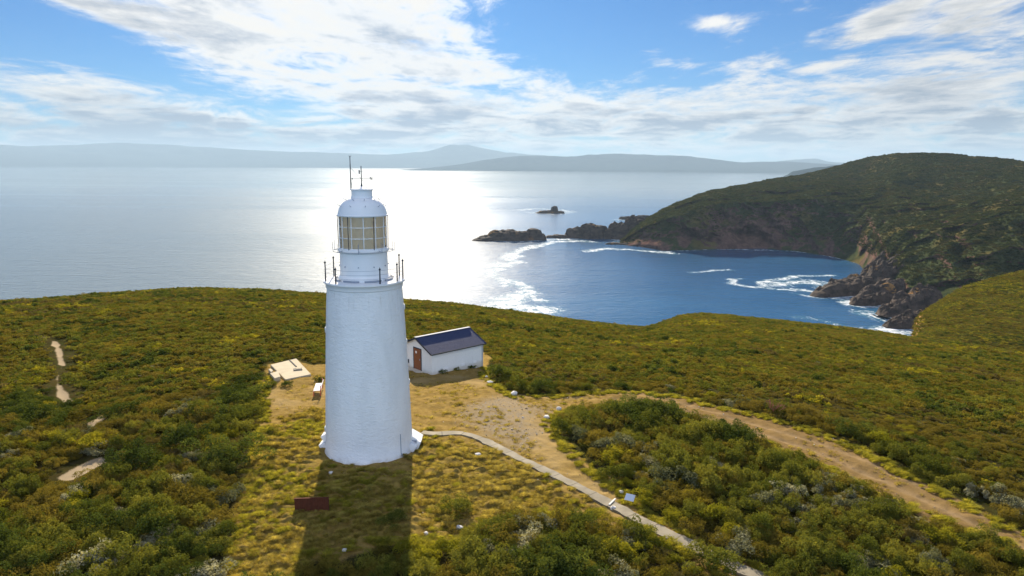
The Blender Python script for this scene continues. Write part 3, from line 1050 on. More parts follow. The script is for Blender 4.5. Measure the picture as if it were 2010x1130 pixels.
# ------------------------------------------------------------------ paints and other materials
def tower_mat():
    m, N, b = mat('white_render')
    tc = N.n('ShaderNodeTexCoord').outputs['Object']
    n1 = N.noise(N.map(tc, (1, 1, 0.35)), 0.9, 6, 0.6)
    c = N.mix(N.ss(n1, 0.4, 0.75), (0.82, 0.82, 0.80), (0.74, 0.74, 0.72))
    n2 = N.noise(N.map(tc, (3, 3, 0.25)), 2.0, 5, 0.7)
    c = N.mix(N.m('MULTIPLY', N.ss(n2, 0.62, 0.8), 0.25), c, (0.55, 0.54, 0.47))
    sp = N.n('ShaderNodeSeparateXYZ')
    N.link(tc, sp.inputs[0])
    n5 = N.noise(tc, 1.4, 6, 0.7)
    foot = N.ss(N.m('ADD', sp.outputs[2], N.m('MULTIPLY', n5, 1.6)), 1.15, 0.5)
    c = N.mix(N.m('MULTIPLY', foot, 0.55), c, (0.42, 0.36, 0.26))
    drip = N.m('MULTIPLY', N.ss(N.noise(N.map(tc, (5, 5, 0.18)), 1.5, 4, 0.6), 0.56, 0.72), N.ss(sp.outputs[2], 7.5, 10.6))
    c = N.mix(N.m('MULTIPLY', drip, 0.38), c, (0.46, 0.43, 0.36))
    N.link(c, b.inputs['Base Color'])
    b.inputs['Roughness'].default_value = 0.55
    bp = N.n('ShaderNodeBump')
    bp.inputs['Strength'].default_value = 1.0
    bp.inputs['Distance'].default_value = 0.055
    h = N.m('ADD', N.noise(N.map(tc, (1, 1, 1.8)), 3.2, 6, 0.62, 0.5), N.m('MULTIPLY', N.noise(N.map(tc, (1, 1, 1.6)), 9.0, 5, 0.6, 0.3), 0.45))
    N.link(h, bp.inputs['Height'])
    N.link(bp.outputs[0], b.inputs['Normal'])
    return m


TW = tower_mat()
WP = simple('white_paint', (0.80, 0.80, 0.79), 0.4, var=0.04, scale=2.0, bump=0.12, bscale=6)
DK = simple('dark_iron', (0.045, 0.05, 0.06), 0.85, var=0.2, spec=0.1)
GR = simple('grey_iron', (0.30, 0.33, 0.38), 0.5, var=0.15)
CURT = simple('curtain', (0.76, 0.71, 0.58), 0.9, var=0.08, scale=3)
_n = NT(CURT.node_tree)
_t = _n.n('ShaderNodeBsdfTranslucent')
_t.inputs[0].default_value = (0.78, 0.73, 0.60, 1)
_m = _n.n('ShaderNodeMixShader')
_m.inputs[0].default_value = 0.5
_n.link(CURT.node_tree.nodes['Principled BSDF'].outputs[0], _m.inputs[1])
_n.link(_t.outputs[0], _m.inputs[2])
_n.link(_m.outputs[0], CURT.node_tree.nodes['Material Output'].inputs[0])
CONC = simple('concrete', (0.50, 0.45, 0.36), 0.9, var=0.18, scale=1.6, bump=0.3)
CONC2 = simple('concrete_pad', (0.44, 0.38, 0.27), 0.9, var=0.22, scale=1.6, bump=0.3, spec=0.05)
DARKC = simple('dark_concrete', (0.12, 0.11, 0.09), 0.9)
STONE = simple('white_stone', (0.58, 0.56, 0.53), 0.8, var=0.1, scale=8, bump=0.5, bscale=12)
RUST = simple('rusty_sheet', (0.105, 0.036, 0.020), 0.85, var=0.5, scale=5, bump=0.4, bscale=14, spec=0.05)
RED = simple('red_paint', (0.42, 0.07, 0.04), 0.6)
DOOR = simple('brown_door', (0.22, 0.075, 0.03), 0.55, var=0.3, scale=5)
ROOF = None


def glass_mat():
    m, N, b = mat('lantern_glass')
    b.inputs['Base Color'].default_value = (0.9, 0.95, 0.95, 1)
    b.inputs['Roughness'].default_value = 0.03
    b.inputs['IOR'].default_value = 1.45
    tr = N.n('ShaderNodeBsdfTransparent')
    gl = N.n('ShaderNodeBsdfGlossy')
    gl.inputs['Roughness'].default_value = 0.05
    fr = N.n('ShaderNodeFresnel')
    fr.inputs[0].default_value = 1.45
    mx = N.n('ShaderNodeMixShader')
    N.link(fr.outputs[0], mx.inputs[0])
    N.link(tr.outputs[0], mx.inputs[1])
    N.link(gl.outputs[0], mx.inputs[2])
    N.link(mx.outputs[0], m.node_tree.nodes['Material Output'].inputs[0])
    return m


GLASS = glass_mat()


def roof_mat():
    m, N, b = mat('blue_steel_roof')
    tc = N.n('ShaderNodeTexCoord').outputs['Object']
    f = N.noise(tc, 1.5, 5)
    N.link(N.mix(f, (0.030, 0.040, 0.085), (0.060, 0.070, 0.125)), b.inputs['Base Color'])
    b.inputs['Roughness'].default_value = 0.75
    b.inputs['Specular IOR Level'].default_value = 0.08
    wv = N.n('ShaderNodeTexWave', wave_type='BANDS', bands_direction='X')
    N.link(tc, wv.inputs[0])
    wv.inputs['Scale'].default_value = 4.2
    wv.inputs['Distortion'].default_value = 0
    bp = N.n('ShaderNodeBump')
    bp.inputs['Strength'].default_value = 0.6
    bp.inputs['Distance'].default_value = 0.02
    N.link(wv.outputs['Fac'], bp.inputs['Height'])
    N.link(bp.outputs[0], b.inputs['Normal'])
    return m


# ------------------------------------------------------------------ lighthouse
LH = pixg(726, 879)
LX, LY = float(LH[0]), float(LH[1])
LZ = 0.0


def build_lighthouse():
    t = thing('lighthouse', (LX, LY, LZ), 'tall white round tapered lighthouse with domed lantern, standing in the grass clearing', 'lighthouse')
    MB().lathe([(0.0, -0.6), (2.86, -0.6), (2.84, 0.02), (2.79, 0.08), (2.74, 1.2), (2.62, 4.5), (2.5, 7.2), (2.37, 9.7), (2.31, 10.55), (2.31, 10.62)], 128).build('tower', TW, t, True, rad(40))
    g = MB().lathe([(2.29, 10.60), (2.36, 10.66), (2.37, 10.84), (2.44, 10.95), (2.50, 10.98), (2.50, 11.07), (2.44, 11.10), (1.2, 11.10)], 128).build('gallery', WP, t, True, rad(30))
    # grey arcs standing in for the shadowed gutter between gallery floor and drum
    for k in range(8):
        a = k * math.pi / 4 + 0.12
        q = MB()
        q.lathe([(1.78, 11.11), (1.80, 11.22), (1.74, 11.22), (1.72, 11.11)], 8, a + 0.09, a + math.pi / 4 - 0.09)
        q.build('gutter_shade', GR, g)
    dr = MB().lathe([(1.62, 11.09), (1.60, 11.28), (1.52, 11.34), (1.47, 11.42), (1.44, 12.80), (1.52, 12.84), (1.55, 12.92), (1.53, 13.04), (1.40, 13.06), (0.2, 13.06)], 96).build('lantern_drum', WP, t, True, rad(30))
    for k in range(10):
        a = k * math.tau / 10 + 0.3
        MB().tube((1.44 * math.cos(a), 1.44 * math.sin(a), 12.0), (1.53 * math.cos(a), 1.53 * math.sin(a), 12.0), 0.035, 0.035, 6).build('drum_bolt', GR, dr)
    # lantern
    MB().lathe([(1.30, 13.06), (1.30, 15.02)], 48).build('curtain', CURT, t, True)
    MB().lathe([(1.40, 13.06), (1.40, 15.06)], 24).build('lantern_glass', GLASS, t, False)
    q = MB()
    for k in range(12):
        a = k * math.tau / 12 + 0.23
        q.tube((1.42 * math.cos(a), 1.42 * math.sin(a), 13.04), (1.42 * math.cos(a), 1.42 * math.sin(a), 15.06), 0.03, 0.03, 6)
    for z in (13.08, 13.72, 14.38, 15.02):
        q.lathe([(1.39, z - 0.022), (1.45, z - 0.022), (1.45, z + 0.022), (1.39, z + 0.022), (1.39, z - 0.022)], 48)
    q.build('glazing_bars', WP, t)
    for k in range(6):
        a = k * math.tau / 6 + 0.12
        MB().tube((1.50 * math.cos(a), 1.50 * math.sin(a), 13.02), (1.53 * math.cos(a), 1.53 * math.sin(a), 15.08), 0.022, 0.022, 6).build('lantern_stay', DK, t)
    dome = MB().lathe([(1.36, 15.02), (1.56, 15.03), (1.57, 15.09), (1.50, 15.13), (1.47, 15.25), (1.41, 15.46), (1.30, 15.67), (1.15, 15.85), (0.97, 15.99), (0.78, 16.09), (0.66, 16.13)], 96).build('dome', WP, t, True, rad(35))
    cw = MB().lathe([(0.66, 16.11), (0.655, 16.20), (0.63, 16.22), (0.63, 16.56), (0.70, 16.58), (0.70, 16.64), (0.62, 16.67), (0.45, 16.75), (0.2, 16.80), (0.0, 16.81)], 64).build('cowl', WP, t, True, rad(30))
    # brackets round the lantern and the dome handholds
    q = MB()
    for k in range(8):
        a = k * math.tau / 8 + 0.05
        c, s = math.cos(a), math.sin(a)
        q.tube((1.5 * c, 1.5 * s, 12.98), (1.86 * c, 1.86 * s, 12.90), 0.02, 0.02, 6)
        q.tube((1.78 * c, 1.78 * s, 12.90), (1.78 * c, 1.78 * s, 13.50), 0.012, 0.012, 6)
        q.tube((1.9 * c, 1.9 * s, 12.86), (1.9 * c, 1.9 * s, 13.42), 0.012, 0.012, 6)
    q.lathe([(1.83, 12.885), (1.855, 12.885), (1.855, 12.915), (1.83, 12.915), (1.83, 12.885)], 48)
    q.build('cleaning_rail', GR, t)
    for k in range(10):
        a = k * math.tau / 10 + 0.02
        c, s = math.cos(a), math.sin(a)
        for (r, z) in ((1.36, 15.62), (1.0, 15.99)):
            MB().tube((r * c, r * s, z), ((r + 0.16) * c, (r + 0.16) * s, z + 0.08), 0.018, 0.018, 6).build('handhold', GR, dome)
    # gallery railing: posts with ball finials, thin wires
    view = math.atan2(-LY, -LX)             # direction from the tower to the lookout
    for (off, front, h) in ((-2.32, 1, 1.12), (-1.68, 1, 0.86), (-1.9, -1, 1.15), (0.90, 1, 0.86), (1.95, 1, 1.02), (2.2, -1, 1.30), (2.35, 1, 1.12), (0.3, -1, 1.1), (-0.8, -1, 1.1)):
        R = 2.38
        b_ = math.asin(max(-1, min(1, off / R)))
        a = view + b_ if front > 0 else view + math.pi - b_
        c, s = math.cos(a), math.sin(a)
        p = MB().tube((R * c, R * s, 11.07), (R * c, R * s, 11.10 + h), 0.045, 0.036, 8).ball((R * c, R * s, 11.10 + h * 0.62), 0.042, 1).build('railing_post', DK, t, True)
        MB().ball((R * c, R * s, 11.12 + h), 0.075, 1).tube((R * c, R * s, 11.15 + h), (R * c, R * s, 11.26 + h), 0.03, 0.004, 6).build('finial', DK, p, True)
    q = MB()
    for z in (11.4, 11.65, 11.9):
        q.lathe([(2.375, z), (2.383, z + 0.008), (2.375, z + 0.016)], 64)
    q.build('railing_wire', GR, t)
    # radio mast, wind vane with its N pointer
    mx = -0.68
    q = MB().tube((mx, 0.1, 16.55), (mx, 0.1, 18.15), 0.034, 0.028).tube((mx, 0.1, 18.15), (mx, 0.1, 18.62), 0.024)
    q.tube((mx, 0.1, 18.52), (mx - 0.07, 0.1, 18.66), 0.007).tube((mx, 0.1, 18.52), (mx + 0.08, 0.1, 18.66), 0.007)
    q.tube((mx + 0.02, 0.1, 17.9), (0.58, 0.1, 16.62), 0.010, 0.010, 6).tube((mx + 0.02, 0.1, 17.3), (mx + 0.12, -0.1, 16.6), 0.010, 0.010, 6)
    q.build('radio_mast', DK, t)
    v = MB().tube((0, 0, 16.78), (0, 0, 17.0), 0.07, 0.03).tube((0, 0, 17.0), (0, 0, 18.02), 0.032, 0.026).tube((-0.5, 0, 17.28), (0.48, 0, 17.28), 0.011, 0.011, 6).tube((0, -0.4, 17.28), (0, 0.4, 17.28), 0.008, 0.008, 6)
    v.box((-0.12, 0, 17.66), (0.07, 0.03, 0.24)).tube((-0.12, 0, 17.7), (0.1, 0, 17.7), 0.01)
    vn = v.build('wind_vane', DK, t)
    MB().tube((0.53, 0, 17.19), (0.53, 0, 17.37), 0.022, 0.022, 6).tube((0.65, 0, 17.19), (0.65, 0, 17.37), 0.022, 0.022, 6).tube((0.53, 0, 17.37), (0.65, 0, 17.19), 0.022, 0.022, 6).build('compass_letter', DK, vn)
    MB().ball((-0.56, 0, 17.26), 0.06, 1, (0.7, 0.4, 1.3)).build('vane_tip', DK, vn)
    # sunlit window hoods on the flanks
    cx, sx = -LX / math.hypot(LX, LY), -LY / math.hypot(LX, LY)
    right = (-sx, cx)
    for (sgn, z) in ((1, 9.2), (1, 6.9), (1, 4.2), (-1, 7.9), (-1, 1.35)):
        R = 2.33 + (10.5 - z) * 0.043
        ang = math.atan2(right[1] * sgn, right[0] * sgn) + 0.10 * sgn
        q = MB().box((0, 0, 0), (0.16, 0.42, 0.34), bev=0.04)
        o = q.build('window_hood', TW, t)
        o.location = (R * math.cos(ang), R * math.sin(ang), z)
        o.rotation_euler = (0, 0, ang)
    # entrance porch on the right, buttress on the left
    q = MB()
    q.box((2.80, 0.55, 0.28), (0.85, 1.25, 0.75), ry=0.55, bev=0.05).box((3.16, 0.05, 0.22), (0.24, 0.75, 0.6), ry=0.4, bev=0.04)
    q.build('porch', WP, t)
    MB().box((2.84, -0.40, 0.18), (0.45, 0.45, 0.52), ry=0.5, bev=0.04).build('step_wall', WP, t)
    MB().box((2.92, -0.05, 0.46), (0.30, 0.26, 0.10), rz=0.1, bev=0.02).build('meter_box', GR, t)
    MB().box((-2.80, 0.3, 0.45), (0.42, 0.8, 0.8), ry=-0.5, bev=0.05).box((-2.92, 0.0, 0.12), (0.45, 0.9, 0.5), ry=-0.45, bev=0.05).build('buttress', WP, t)
    MB().tube((2.30, -1.58, 0.25), (2.28, -1.55, 1.5), 0.025).tube((2.30, -1.58, 0.25), (2.42, -1.7, 0.12), 0.025).build('drain_pipe', GR, t)
    return t


build_lighthouse()


# ------------------------------------------------------------------ shed
def shed_wall_mat():
    m, N, b = mat('shed_wall')
    tc = N.n('ShaderNodeTexCoord').outputs['Object']
    sp = N.n('ShaderNodeSeparateXYZ')
    N.link(tc, sp.inputs[0])
    n1 = N.noise(tc, 0.9, 6, 0.65)
    n2 = N.noise(N.map(tc, (3, 3, 0.35)), 1.6, 5, 0.7)
    c = N.mix(n1, (0.70, 0.71, 0.68), (0.78, 0.78, 0.76))
    c = N.mix(N.m('MULTIPLY', N.ss(n2, 0.55, 0.75), 0.3), c, (0.50, 0.48, 0.41))
    c = N.mix(N.m('MULTIPLY', N.ss(N.m('ADD', sp.outputs[2], N.m('MULTIPLY', n1, 0.7)), 0.75, 0.2), 0.55), c, (0.42, 0.37, 0.27))
    N.link(c, b.inputs['Base Color'])
    b.inputs['Roughness'].default_value = 0.8
    bp = N.n('ShaderNodeBump')
    bp.inputs['Strength'].default_value = 0.4
    bp.inputs['Distance'].default_value = 0.03
    N.link(N.noise(tc, 7.0, 5), bp.inputs['Height'])
    N.link(bp.outputs[0], b.inputs['Normal'])
    return m


def build_shed():
    A = pixg(848, 735)
    axis = rad(90 - 48)
    t = thing('shed', (A[0], A[1], A[2]), 'small white gabled shed with dark blue metal roof behind the lighthouse', 'shed', axis)
    Lg, Wd, eh, rh = 6.05, 4.7, 2.0, 3.0
    # local x runs along the ridge away from the gable door, local y goes back
    q = MB()
    v = q.b.verts.new
    lo = [v((0, 0, -1.2)), v((Lg, 0, -1.2)), v((Lg, Wd, -1.2)), v((0, Wd, -1.2))]
    hi = [v((0, 0, eh)), v((Lg, 0, eh)), v((Lg, Wd, eh)), v((0, Wd, eh))]
    r0, r1 = v((0, Wd / 2, rh - 0.06)), v((Lg, Wd / 2, rh - 0.06))
    f = q.b.faces.new
    f((lo[0], lo[1], hi[1], hi[0]))
    f((lo[1], lo[2], hi[2], r1, hi[1]))
    f((lo[2], lo[3], hi[3], hi[2]))
    f((lo[3], lo[0], hi[0], r0, hi[3]))
    q.build('wall', shed_wall_mat(), t)
    sl = math.atan2(rh - eh, Wd / 2)
    hl = (Wd / 2) / math.cos(sl)
    RM_ = roof_mat()
    for s in (0, 1):
        q = MB()
        ov = 0.22
        w_ = hl + ov
        cy_ = (Wd / 2) - (w_ / 2) * math.cos(sl) if s == 0 else (Wd / 2) + (w_ / 2) * math.cos(sl)
        cz = rh + 0.03 - (w_ / 2) * math.sin(sl)
        q.box((Lg / 2, cy_, cz), (Lg + 0.4, w_, 0.05), rx=sl if s == 0 else -sl)
        o = q.build('roof', RM_, t)
        q = MB()
        for xx in (-0.215, Lg + 0.215):
            q.box((xx, cy_, cz - 0.035), (0.03, w_, 0.16), rx=sl if s == 0 else -sl)
        ye = -ov * math.cos(sl) - 0.02 if s == 0 else Wd + ov * math.cos(sl) + 0.02
        q.box((Lg / 2, ye, eh - ov * math.sin(sl) - 0.01), (Lg + 0.46, 0.09, 0.11))
        q.build('gutter', DK, o)
    MB().box((Lg / 2, Wd / 2 + 0.0, rh + 0.085), (Lg + 0.42, 0.30, 0.05), bev=0.02).build('ridge_cap', GR, t)
    d = MB().box((-0.012, 2.28, 0.98), (0.05, 1.1, 1.98)).build('door', DOOR, t)
    MB().box((-0.05, 1.85, 1.0), (0.05, 0.05, 0.16)).build('handle', GR, d)
    MB().box((-0.045, 2.46, 1.62), (0.012, 0.22, 0.22)).build('notice', WP, d)
    q = MB()
    q.box((-0.02, 1.67, 1.0), (0.05, 0.10, 2.08)).box((-0.02, 2.89, 1.0), (0.05, 0.10, 2.08)).box((-0.022, 2.28, 2.02), (0.06, 1.3, 0.09))
    q.build('door_frame', DK, d)
    for xx in (1.6, 3.55, 5.0):
        MB().box((xx, -0.012, 0.28), (0.42, 0.04, 0.22)).build('vent', WP, t)
    MB().box((-0.02, 3.85, 0.45), (0.06, 0.24, 0.36)).build('meter_box', DK, t)
    MB().tube((Lg - 0.15, -0.06, -0.5), (Lg - 0.15, -0.06, 1.86), 0.035).tube((Lg - 0.15, -0.06, 1.86), (Lg - 0.15, -0.2, 1.92), 0.035).build('downpipe', GR, t)
    MB().box((-0.75, 2.4, -0.13), (1.45, 2.2, 0.20)).build('doorstep', CONC, t)
    return t


build_shed()


# ------------------------------------------------------------------ slabs, bench, panel, stones
def slab(name, pts, th, m, label):
    P = [pixg(*p) for p in pts]
    c = sum(P) / len(P)
    q = MB().prism([(p[0] - c[0], p[1] - c[1]) for p in P], -0.3, th)
    es = [e for e in q.b.edges]
    bmesh.ops.bevel(q.b, geom=es, offset=0.03, segments=1, affect='EDGES')
    o = q.build(name, m)
    o.location = c
    return tag(o, label, 'slab')


pad = slab('concrete_pad', [(531, 720), (582, 711), (611, 738), (560, 746)], 0.22, CONC2, 'large pale concrete foundation slab with a dark channel beside the scrub')
c = np.array(pad.location)
q = MB()
p1, p2 = pixg(569, 714) - c, pixg(582, 725) - c
q.tube((p1[0], p1[1], 0.23), (p2[0], p2[1], 0.23), 0.07, 0.07, 6)
q.build('channel', DARKC, pad)
p3 = pixg(585, 730) - c
MB().box((p3[0], p3[1], 0.25), (0.75, 0.55, 0.10), rz=0.35).build('drain_cover', DARKC, pad)
MB().box((p3[0] + 0.03, p3[1] + 0.08, 0.31), (0.38, 0.3, 0.06), rz=0.35).build('drain_plate', CONC2, pad)
slab('concrete_pad', [(530, 739), (546, 735), (551, 745), (539, 748)], 0.3, CONC2, 'small pale square slab beside the large foundation slab')
slab('concrete_block', [(527, 731), (532, 729), (537, 733), (532, 736)], 0.3, CONC2, 'tiny concrete block behind the small square slab')


def build_bench():
    p = pixg(625, 770)
    t = thing('bench', p, 'red framed bench with white slats on the grass beside the lighthouse', 'bench', rad(10))
    L_ = 2.1
    for sx in (-0.27, 0.27):
        q = MB()
        q.box((sx, 0, 0.40), (0.05, L_, 0.07)).box((sx, -L_ / 2 + 0.1, 0.2), (0.06, 0.07, 0.4)).box((sx, L_ / 2 - 0.1, 0.2), (0.06, 0.07, 0.4))
        if sx > 0:
            q.box((sx, -L_ / 2 + 0.1, 0.62), (0.06, 0.07, 0.48)).box((sx, L_ / 2 - 0.1, 0.62), (0.06, 0.07, 0.48))
        q.build('frame', RED, t)
    for k in range(3):
        MB().box((0, -0.68 + k * 0.68, 0.46), (0.56, 0.60, 0.04), bev=0.01).build('seat', WP, t)
    MB().box((0.33, 0.2, 0.70), (0.04, 1.6, 0.16), bev=0.01).build('backrest', WP, t)


build_bench()


def build_panel():
    a, b_ = pixg(579, 1008), pixg(646, 1006)
    c = (a + b_) / 2
    rz = math.atan2(b_[1] - a[1], b_[0] - a[0])
    Lg = math.hypot(*(b_ - a)[:2])
    t = thing('metal_screen', (c[0], c[1], c[2]), 'low rusty brown metal screen of two panels at the shadow edge', 'screen', rz)
    hgt = 0.82
    for s in (-1, 1):
        q = MB().box((s * Lg / 4, 0, hgt / 2), (Lg / 2 - 0.02, 0.04, hgt), rx=rad(-4))
        for k in range(7):
            q.box((s * Lg / 4 - Lg / 4 + 0.1 + k * Lg / 14, -0.03, hgt / 2), (0.03, 0.03, hgt * 0.94), rx=rad(-4))
        q.build('panel', RUST, t)
    MB().box((0, 0.03, hgt + 0.01), (Lg + 0.04, 0.09, 0.04)).build('top_rail', RUST, t)
    for s in (-1, 0, 1):
        MB().box((s * (Lg / 2 - 0.02), 0.05, hgt / 2), (0.05, 0.05, hgt)).build('post', RUST, t)


build_panel()


def stone(px, py, s, label, seed, squash=0.7):
    p = pixg(px, py, True)
    b_ = bmesh.new()
    bmesh.ops.create_icosphere(b_, subdivisions=3, radius=s)
    for v in b_.verts:
        n = mnoise.noise(v.co / s * 1.3 + Vector((seed * 7.1, seed, 0)))
        k = mnoise.noise(v.co / s * 3.2 + Vector((0, seed * 3.3, 2)))
        v.co *= 1 + n * 0.32 + k * 0.10
        v.co.z *= squash
    me = bpy.data.meshes.new('stone')
    b_.to_mesh(me)
    b_.free()
    me.shade_smooth()
    me.set_sharp_from_angle(angle=rad(28))
    me.materials.append(STONE)
    o = bpy.data.objects.new('stone', me)
    C.objects.link(o)
    o.location = (p[0], p[1], p[2] + s * squash * 0.5)
    return tag(o, label, 'stone', 'pale stones round the clearing')


STONES = [(1204, 1000, 0.16, 'white rounded stone beside the white strip on the path'), (1219, 968, 0.15, 'white stone just left of the tilted white plate'),
          (902, 1038, 0.17, 'pale stone between the grass and the bottom shrubs'), (836, 1050, 0.15, 'grey stone at the right edge of the tower shadow'),
          (650, 930, 0.14, 'small white stone in the shadow just in front of the tower'), (1009, 775, 0.27, 'white boulder against the shrubs at the far side of the clearing'),
          (1097, 804, 0.22, 'white stone at the corner of the scrub island by the track'), (1073, 821, 0.22, 'white stone ringed by green grass on the gravel'),
          (955, 741, 0.16, 'small white stone beside the dark shrub by the shed'), (962, 751, 0.26, 'flat white stone in front of the dark shrub by the shed'),
          (938, 893, 0.20, 'pale flat stone in the grass below the curved path'), (676, 1082, 0.12, 'tiny pale stone among the shrubs in the tower shadow')]
for i, (px, py, s, lb) in enumerate(STONES):
    stone(px, py, s, lb, i + 1, 0.45 if 'flat' in lb else 0.75)

# tilted white plate on two legs
p = pixg(1236, 988)
t = thing('sign_plate', p, 'square white plate tilted on legs beside the path', 'sign', rad(-28))
MB().box((0, 0, 0.34), (0.52, 0.42, 0.025), rx=rad(32), bev=0.008).build('plate', simple('pale_plate', (0.62, 0.66, 0.72), 0.35, var=0.05), t)
for s in (-1, 1):
    MB().tube((s * 0.18, 0.02, 0.0), (s * 0.18, 0.02, 0.34), 0.022).build('leg', GR, t)


# ------------------------------------------------------------------ concrete footpath
def build_path():
    ctr = [(826, 850), (850, 853), (872, 852), (900, 851), (925, 856), (950, 866), (985, 884), (1030, 905), (1080, 931), (1130, 956), (1180, 981), (1215, 1000), (1260, 1026), (1300, 1047), (1345, 1068), (1400, 1094), (1450, 1118), (1520, 1150), (1600, 1190)]
    P = np.array([pixg(*c)[:2] for c in ctr])
    # resample
    seg = np.hypot(*np.diff(P, axis=0).T)
    s = np.concatenate([[0], np.cumsum(seg)])
    ss_ = np.arange(0, s[-1], 0.12)
    X, Y = np.interp(ss_, s, P[:, 0]), np.interp(ss_, s, P[:, 1])
    k = np.hanning(13)
    k /= k.sum()
    X = np.convolve(np.pad(X, 6, mode='edge'), k, 'valid')
    Y = np.convolve(np.pad(Y, 6, mode='edge'), k, 'valid')
    tx, ty = np.gradient(X), np.gradient(Y)
    L_ = np.hypot(tx, ty)
    nx, ny = -ty / L_, tx / L_
    wl = 0.32 + 0.16 * fbm(ss_ / 0.9, ss_ * 0 + 2, 5, 4) + 0.05 * sstep(ss_, 14, 18)
    wr = 0.32 + 0.16 * fbm(ss_ / 0.9, ss_ * 0 + 9, 6, 4) + 0.05 * sstep(ss_, 14, 18)
    rows = []
    zc = ground_z(X, Y) + 0.10
    zc = np.convolve(np.pad(zc, 12, mode='edge'), np.ones(25) / 25, 'valid')
    offs = [-1.0, -0.98, -0.5, 0, 0.5, 0.98, 1.0]
    zo = [-0.35, 0, 0, 0, 0, 0, -0.35]
    for o, dz in zip(offs, zo):
        wd = wl if o < 0 else wr
        rows.append(np.stack([X + nx * o * wd, Y + ny * o * wd, zc + dz], 1))
    m, N, b = mat('footpath')
    pos = N.n('ShaderNodeNewGeometry').outputs['Position']
    n1 = N.noise(pos, 0.8, 5, 0.6)
    n2 = N.noise(pos, 6.0, 5, 0.7)
    al = N.n('ShaderNodeAttribute', attribute_name='along').outputs['Fac']
    fr_ = N.m('FRACT', N.m('DIVIDE', al, 1.5))
    joint = N.m('LESS_THAN', fr_, 0.05)
    slabn = N.n('ShaderNodeTexWhiteNoise', noise_dimensions='1D')
    N.link(N.m('FLOOR', N.m('DIVIDE', al, 1.5)), slabn.inputs['W'])
    c = N.mix(N.ss(n1, 0.35, 0.65), (0.17, 0.148, 0.105), (0.27, 0.235, 0.17))
    c = N.mix(N.m('MULTIPLY', N.ss(n2, 0.55, 0.72), 0.7), c, (0.22, 0.17, 0.09))
    c = N.mix(N.m('MULTIPLY', slabn.outputs['Value'], 0.35), c, (0.16, 0.14, 0.10))
    c = N.mix(N.m('MULTIPLY', joint, 0.7), c, (0.07, 0.06, 0.04))
    N.link(c, b.inputs['Base Color'])
    b.inputs['Roughness'].default_value = 0.9
    bp = N.n('ShaderNodeBump')
    bp.inputs['Strength'].default_value = 0.4
    bp.inputs['Distance'].default_value = 0.02
    N.link(n2, bp.inputs['Height'])
    N.link(bp.outputs[0], b.inputs['Normal'])
    V = np.concatenate(rows)
    o = mesh_np('footpath', V, grid_faces(len(offs), len(X)), m, smooth=False, attrs={'along': np.tile(ss_, len(offs))})
    return tag(o, kind='structure')


build_path()
a, b_ = pixg(1195, 996, True), pixg(1208, 983, True)
c = (a + b_) / 2
o = MB().box((0, 0, 0), (math.hypot(*(b_ - a)[:2]) * 0.95, 0.10, 0.05), rz=math.atan2(b_[1] - a[1], b_[0] - a[0]), bev=0.01).build('threshold_strip', STONE)
o.location = (c[0], c[1], c[2] + 0.13)
tag(o, 'narrow white strip laid across the concrete path', 'strip')


# ------------------------------------------------------------------ plants
def leaf_mat(name, c1, c2, c3, trans=0.35, patch=None):
    m, N, b = mat(name)
    oi = N.n('ShaderNodeObjectInfo')
    tint = N.n('ShaderNodeAttribute', attribute_name='tint').outputs['Fac']
    pos = N.n('ShaderNodeNewGeometry').outputs['Position']
    big = N.noise(pos, 0.06, 4)
    f = N.m('ADD', N.m('MULTIPLY', oi.outputs['Random'], 0.5), N.m('MULTIPLY', tint, 0.5))
    c = N.ramp(f, [(0.1, c1), (0.5, c2), (0.9, c3)])
    if patch:
        c = N.mix(N.ss(big, 0.48, 0.62, 0.0, 0.6), c, patch)
    N.link(c, b.inputs['Base Color'])
    b.inputs['Roughness'].default_value = 0.75
    b.inputs['Specular IOR Level'].default_value = 0.0
    tr = N.n('ShaderNodeBsdfTranslucent')
    sc = N.vm('MULTIPLY', c, (1.25, 1.15, 0.6))
    N.link(sc, tr.inputs[0])
    mx = N.n('ShaderNodeMixShader')
    mx.inputs[0].default_value = trans
    N.link(b.outputs[0], mx.inputs[1])
    N.link(tr.outputs[0], mx.inputs[2])
    N.link(mx.outputs[0], m.node_tree.nodes['Material Output'].inputs[0])
    return m


M_OLIVE = leaf_mat('olive_leaf', (0.082, 0.074, 0.013), (0.146, 0.120, 0.022), (0.245, 0.190, 0.036), 0.32, patch=(0.175, 0.138, 0.031))
M_DARK = leaf_mat('dark_leaf', (0.036, 0.052, 0.013), (0.062, 0.084, 0.018), (0.120, 0.140, 0.028), 0.34)
M_GREEN = leaf_mat('green_leaf', (0.068, 0.085, 0.014), (0.118, 0.128, 0.023), (0.23, 0.215, 0.036), 0.33)
M_YEL = leaf_mat('yellow_leaf', (0.13, 0.14, 0.015), (0.22, 0.21, 0.02), (0.34, 0.29, 0.03), 0.4)
M_SILV = leaf_mat('silver_leaf', (0.075, 0.085, 0.035), (0.15, 0.155, 0.085), (0.42, 0.40, 0.28), 0.3)
M_BROWN = leaf_mat('brown_leaf', (0.076, 0.064, 0.023), (0.115, 0.094, 0.033), (0.170, 0.136, 0.046), 0.3)
M_GRASS = leaf_mat('dry_grass', (0.20, 0.155, 0.032), (0.34, 0.27, 0.060), (0.47, 0.39, 0.11), 0.38)
M_GGRASS = leaf_mat('green_grass', (0.17, 0.17, 0.022), (0.29, 0.27, 0.035), (0.42, 0.37, 0.06), 0.42)
M_STEM = simple('twig', (0.10, 0.065, 0.04), 0.9)


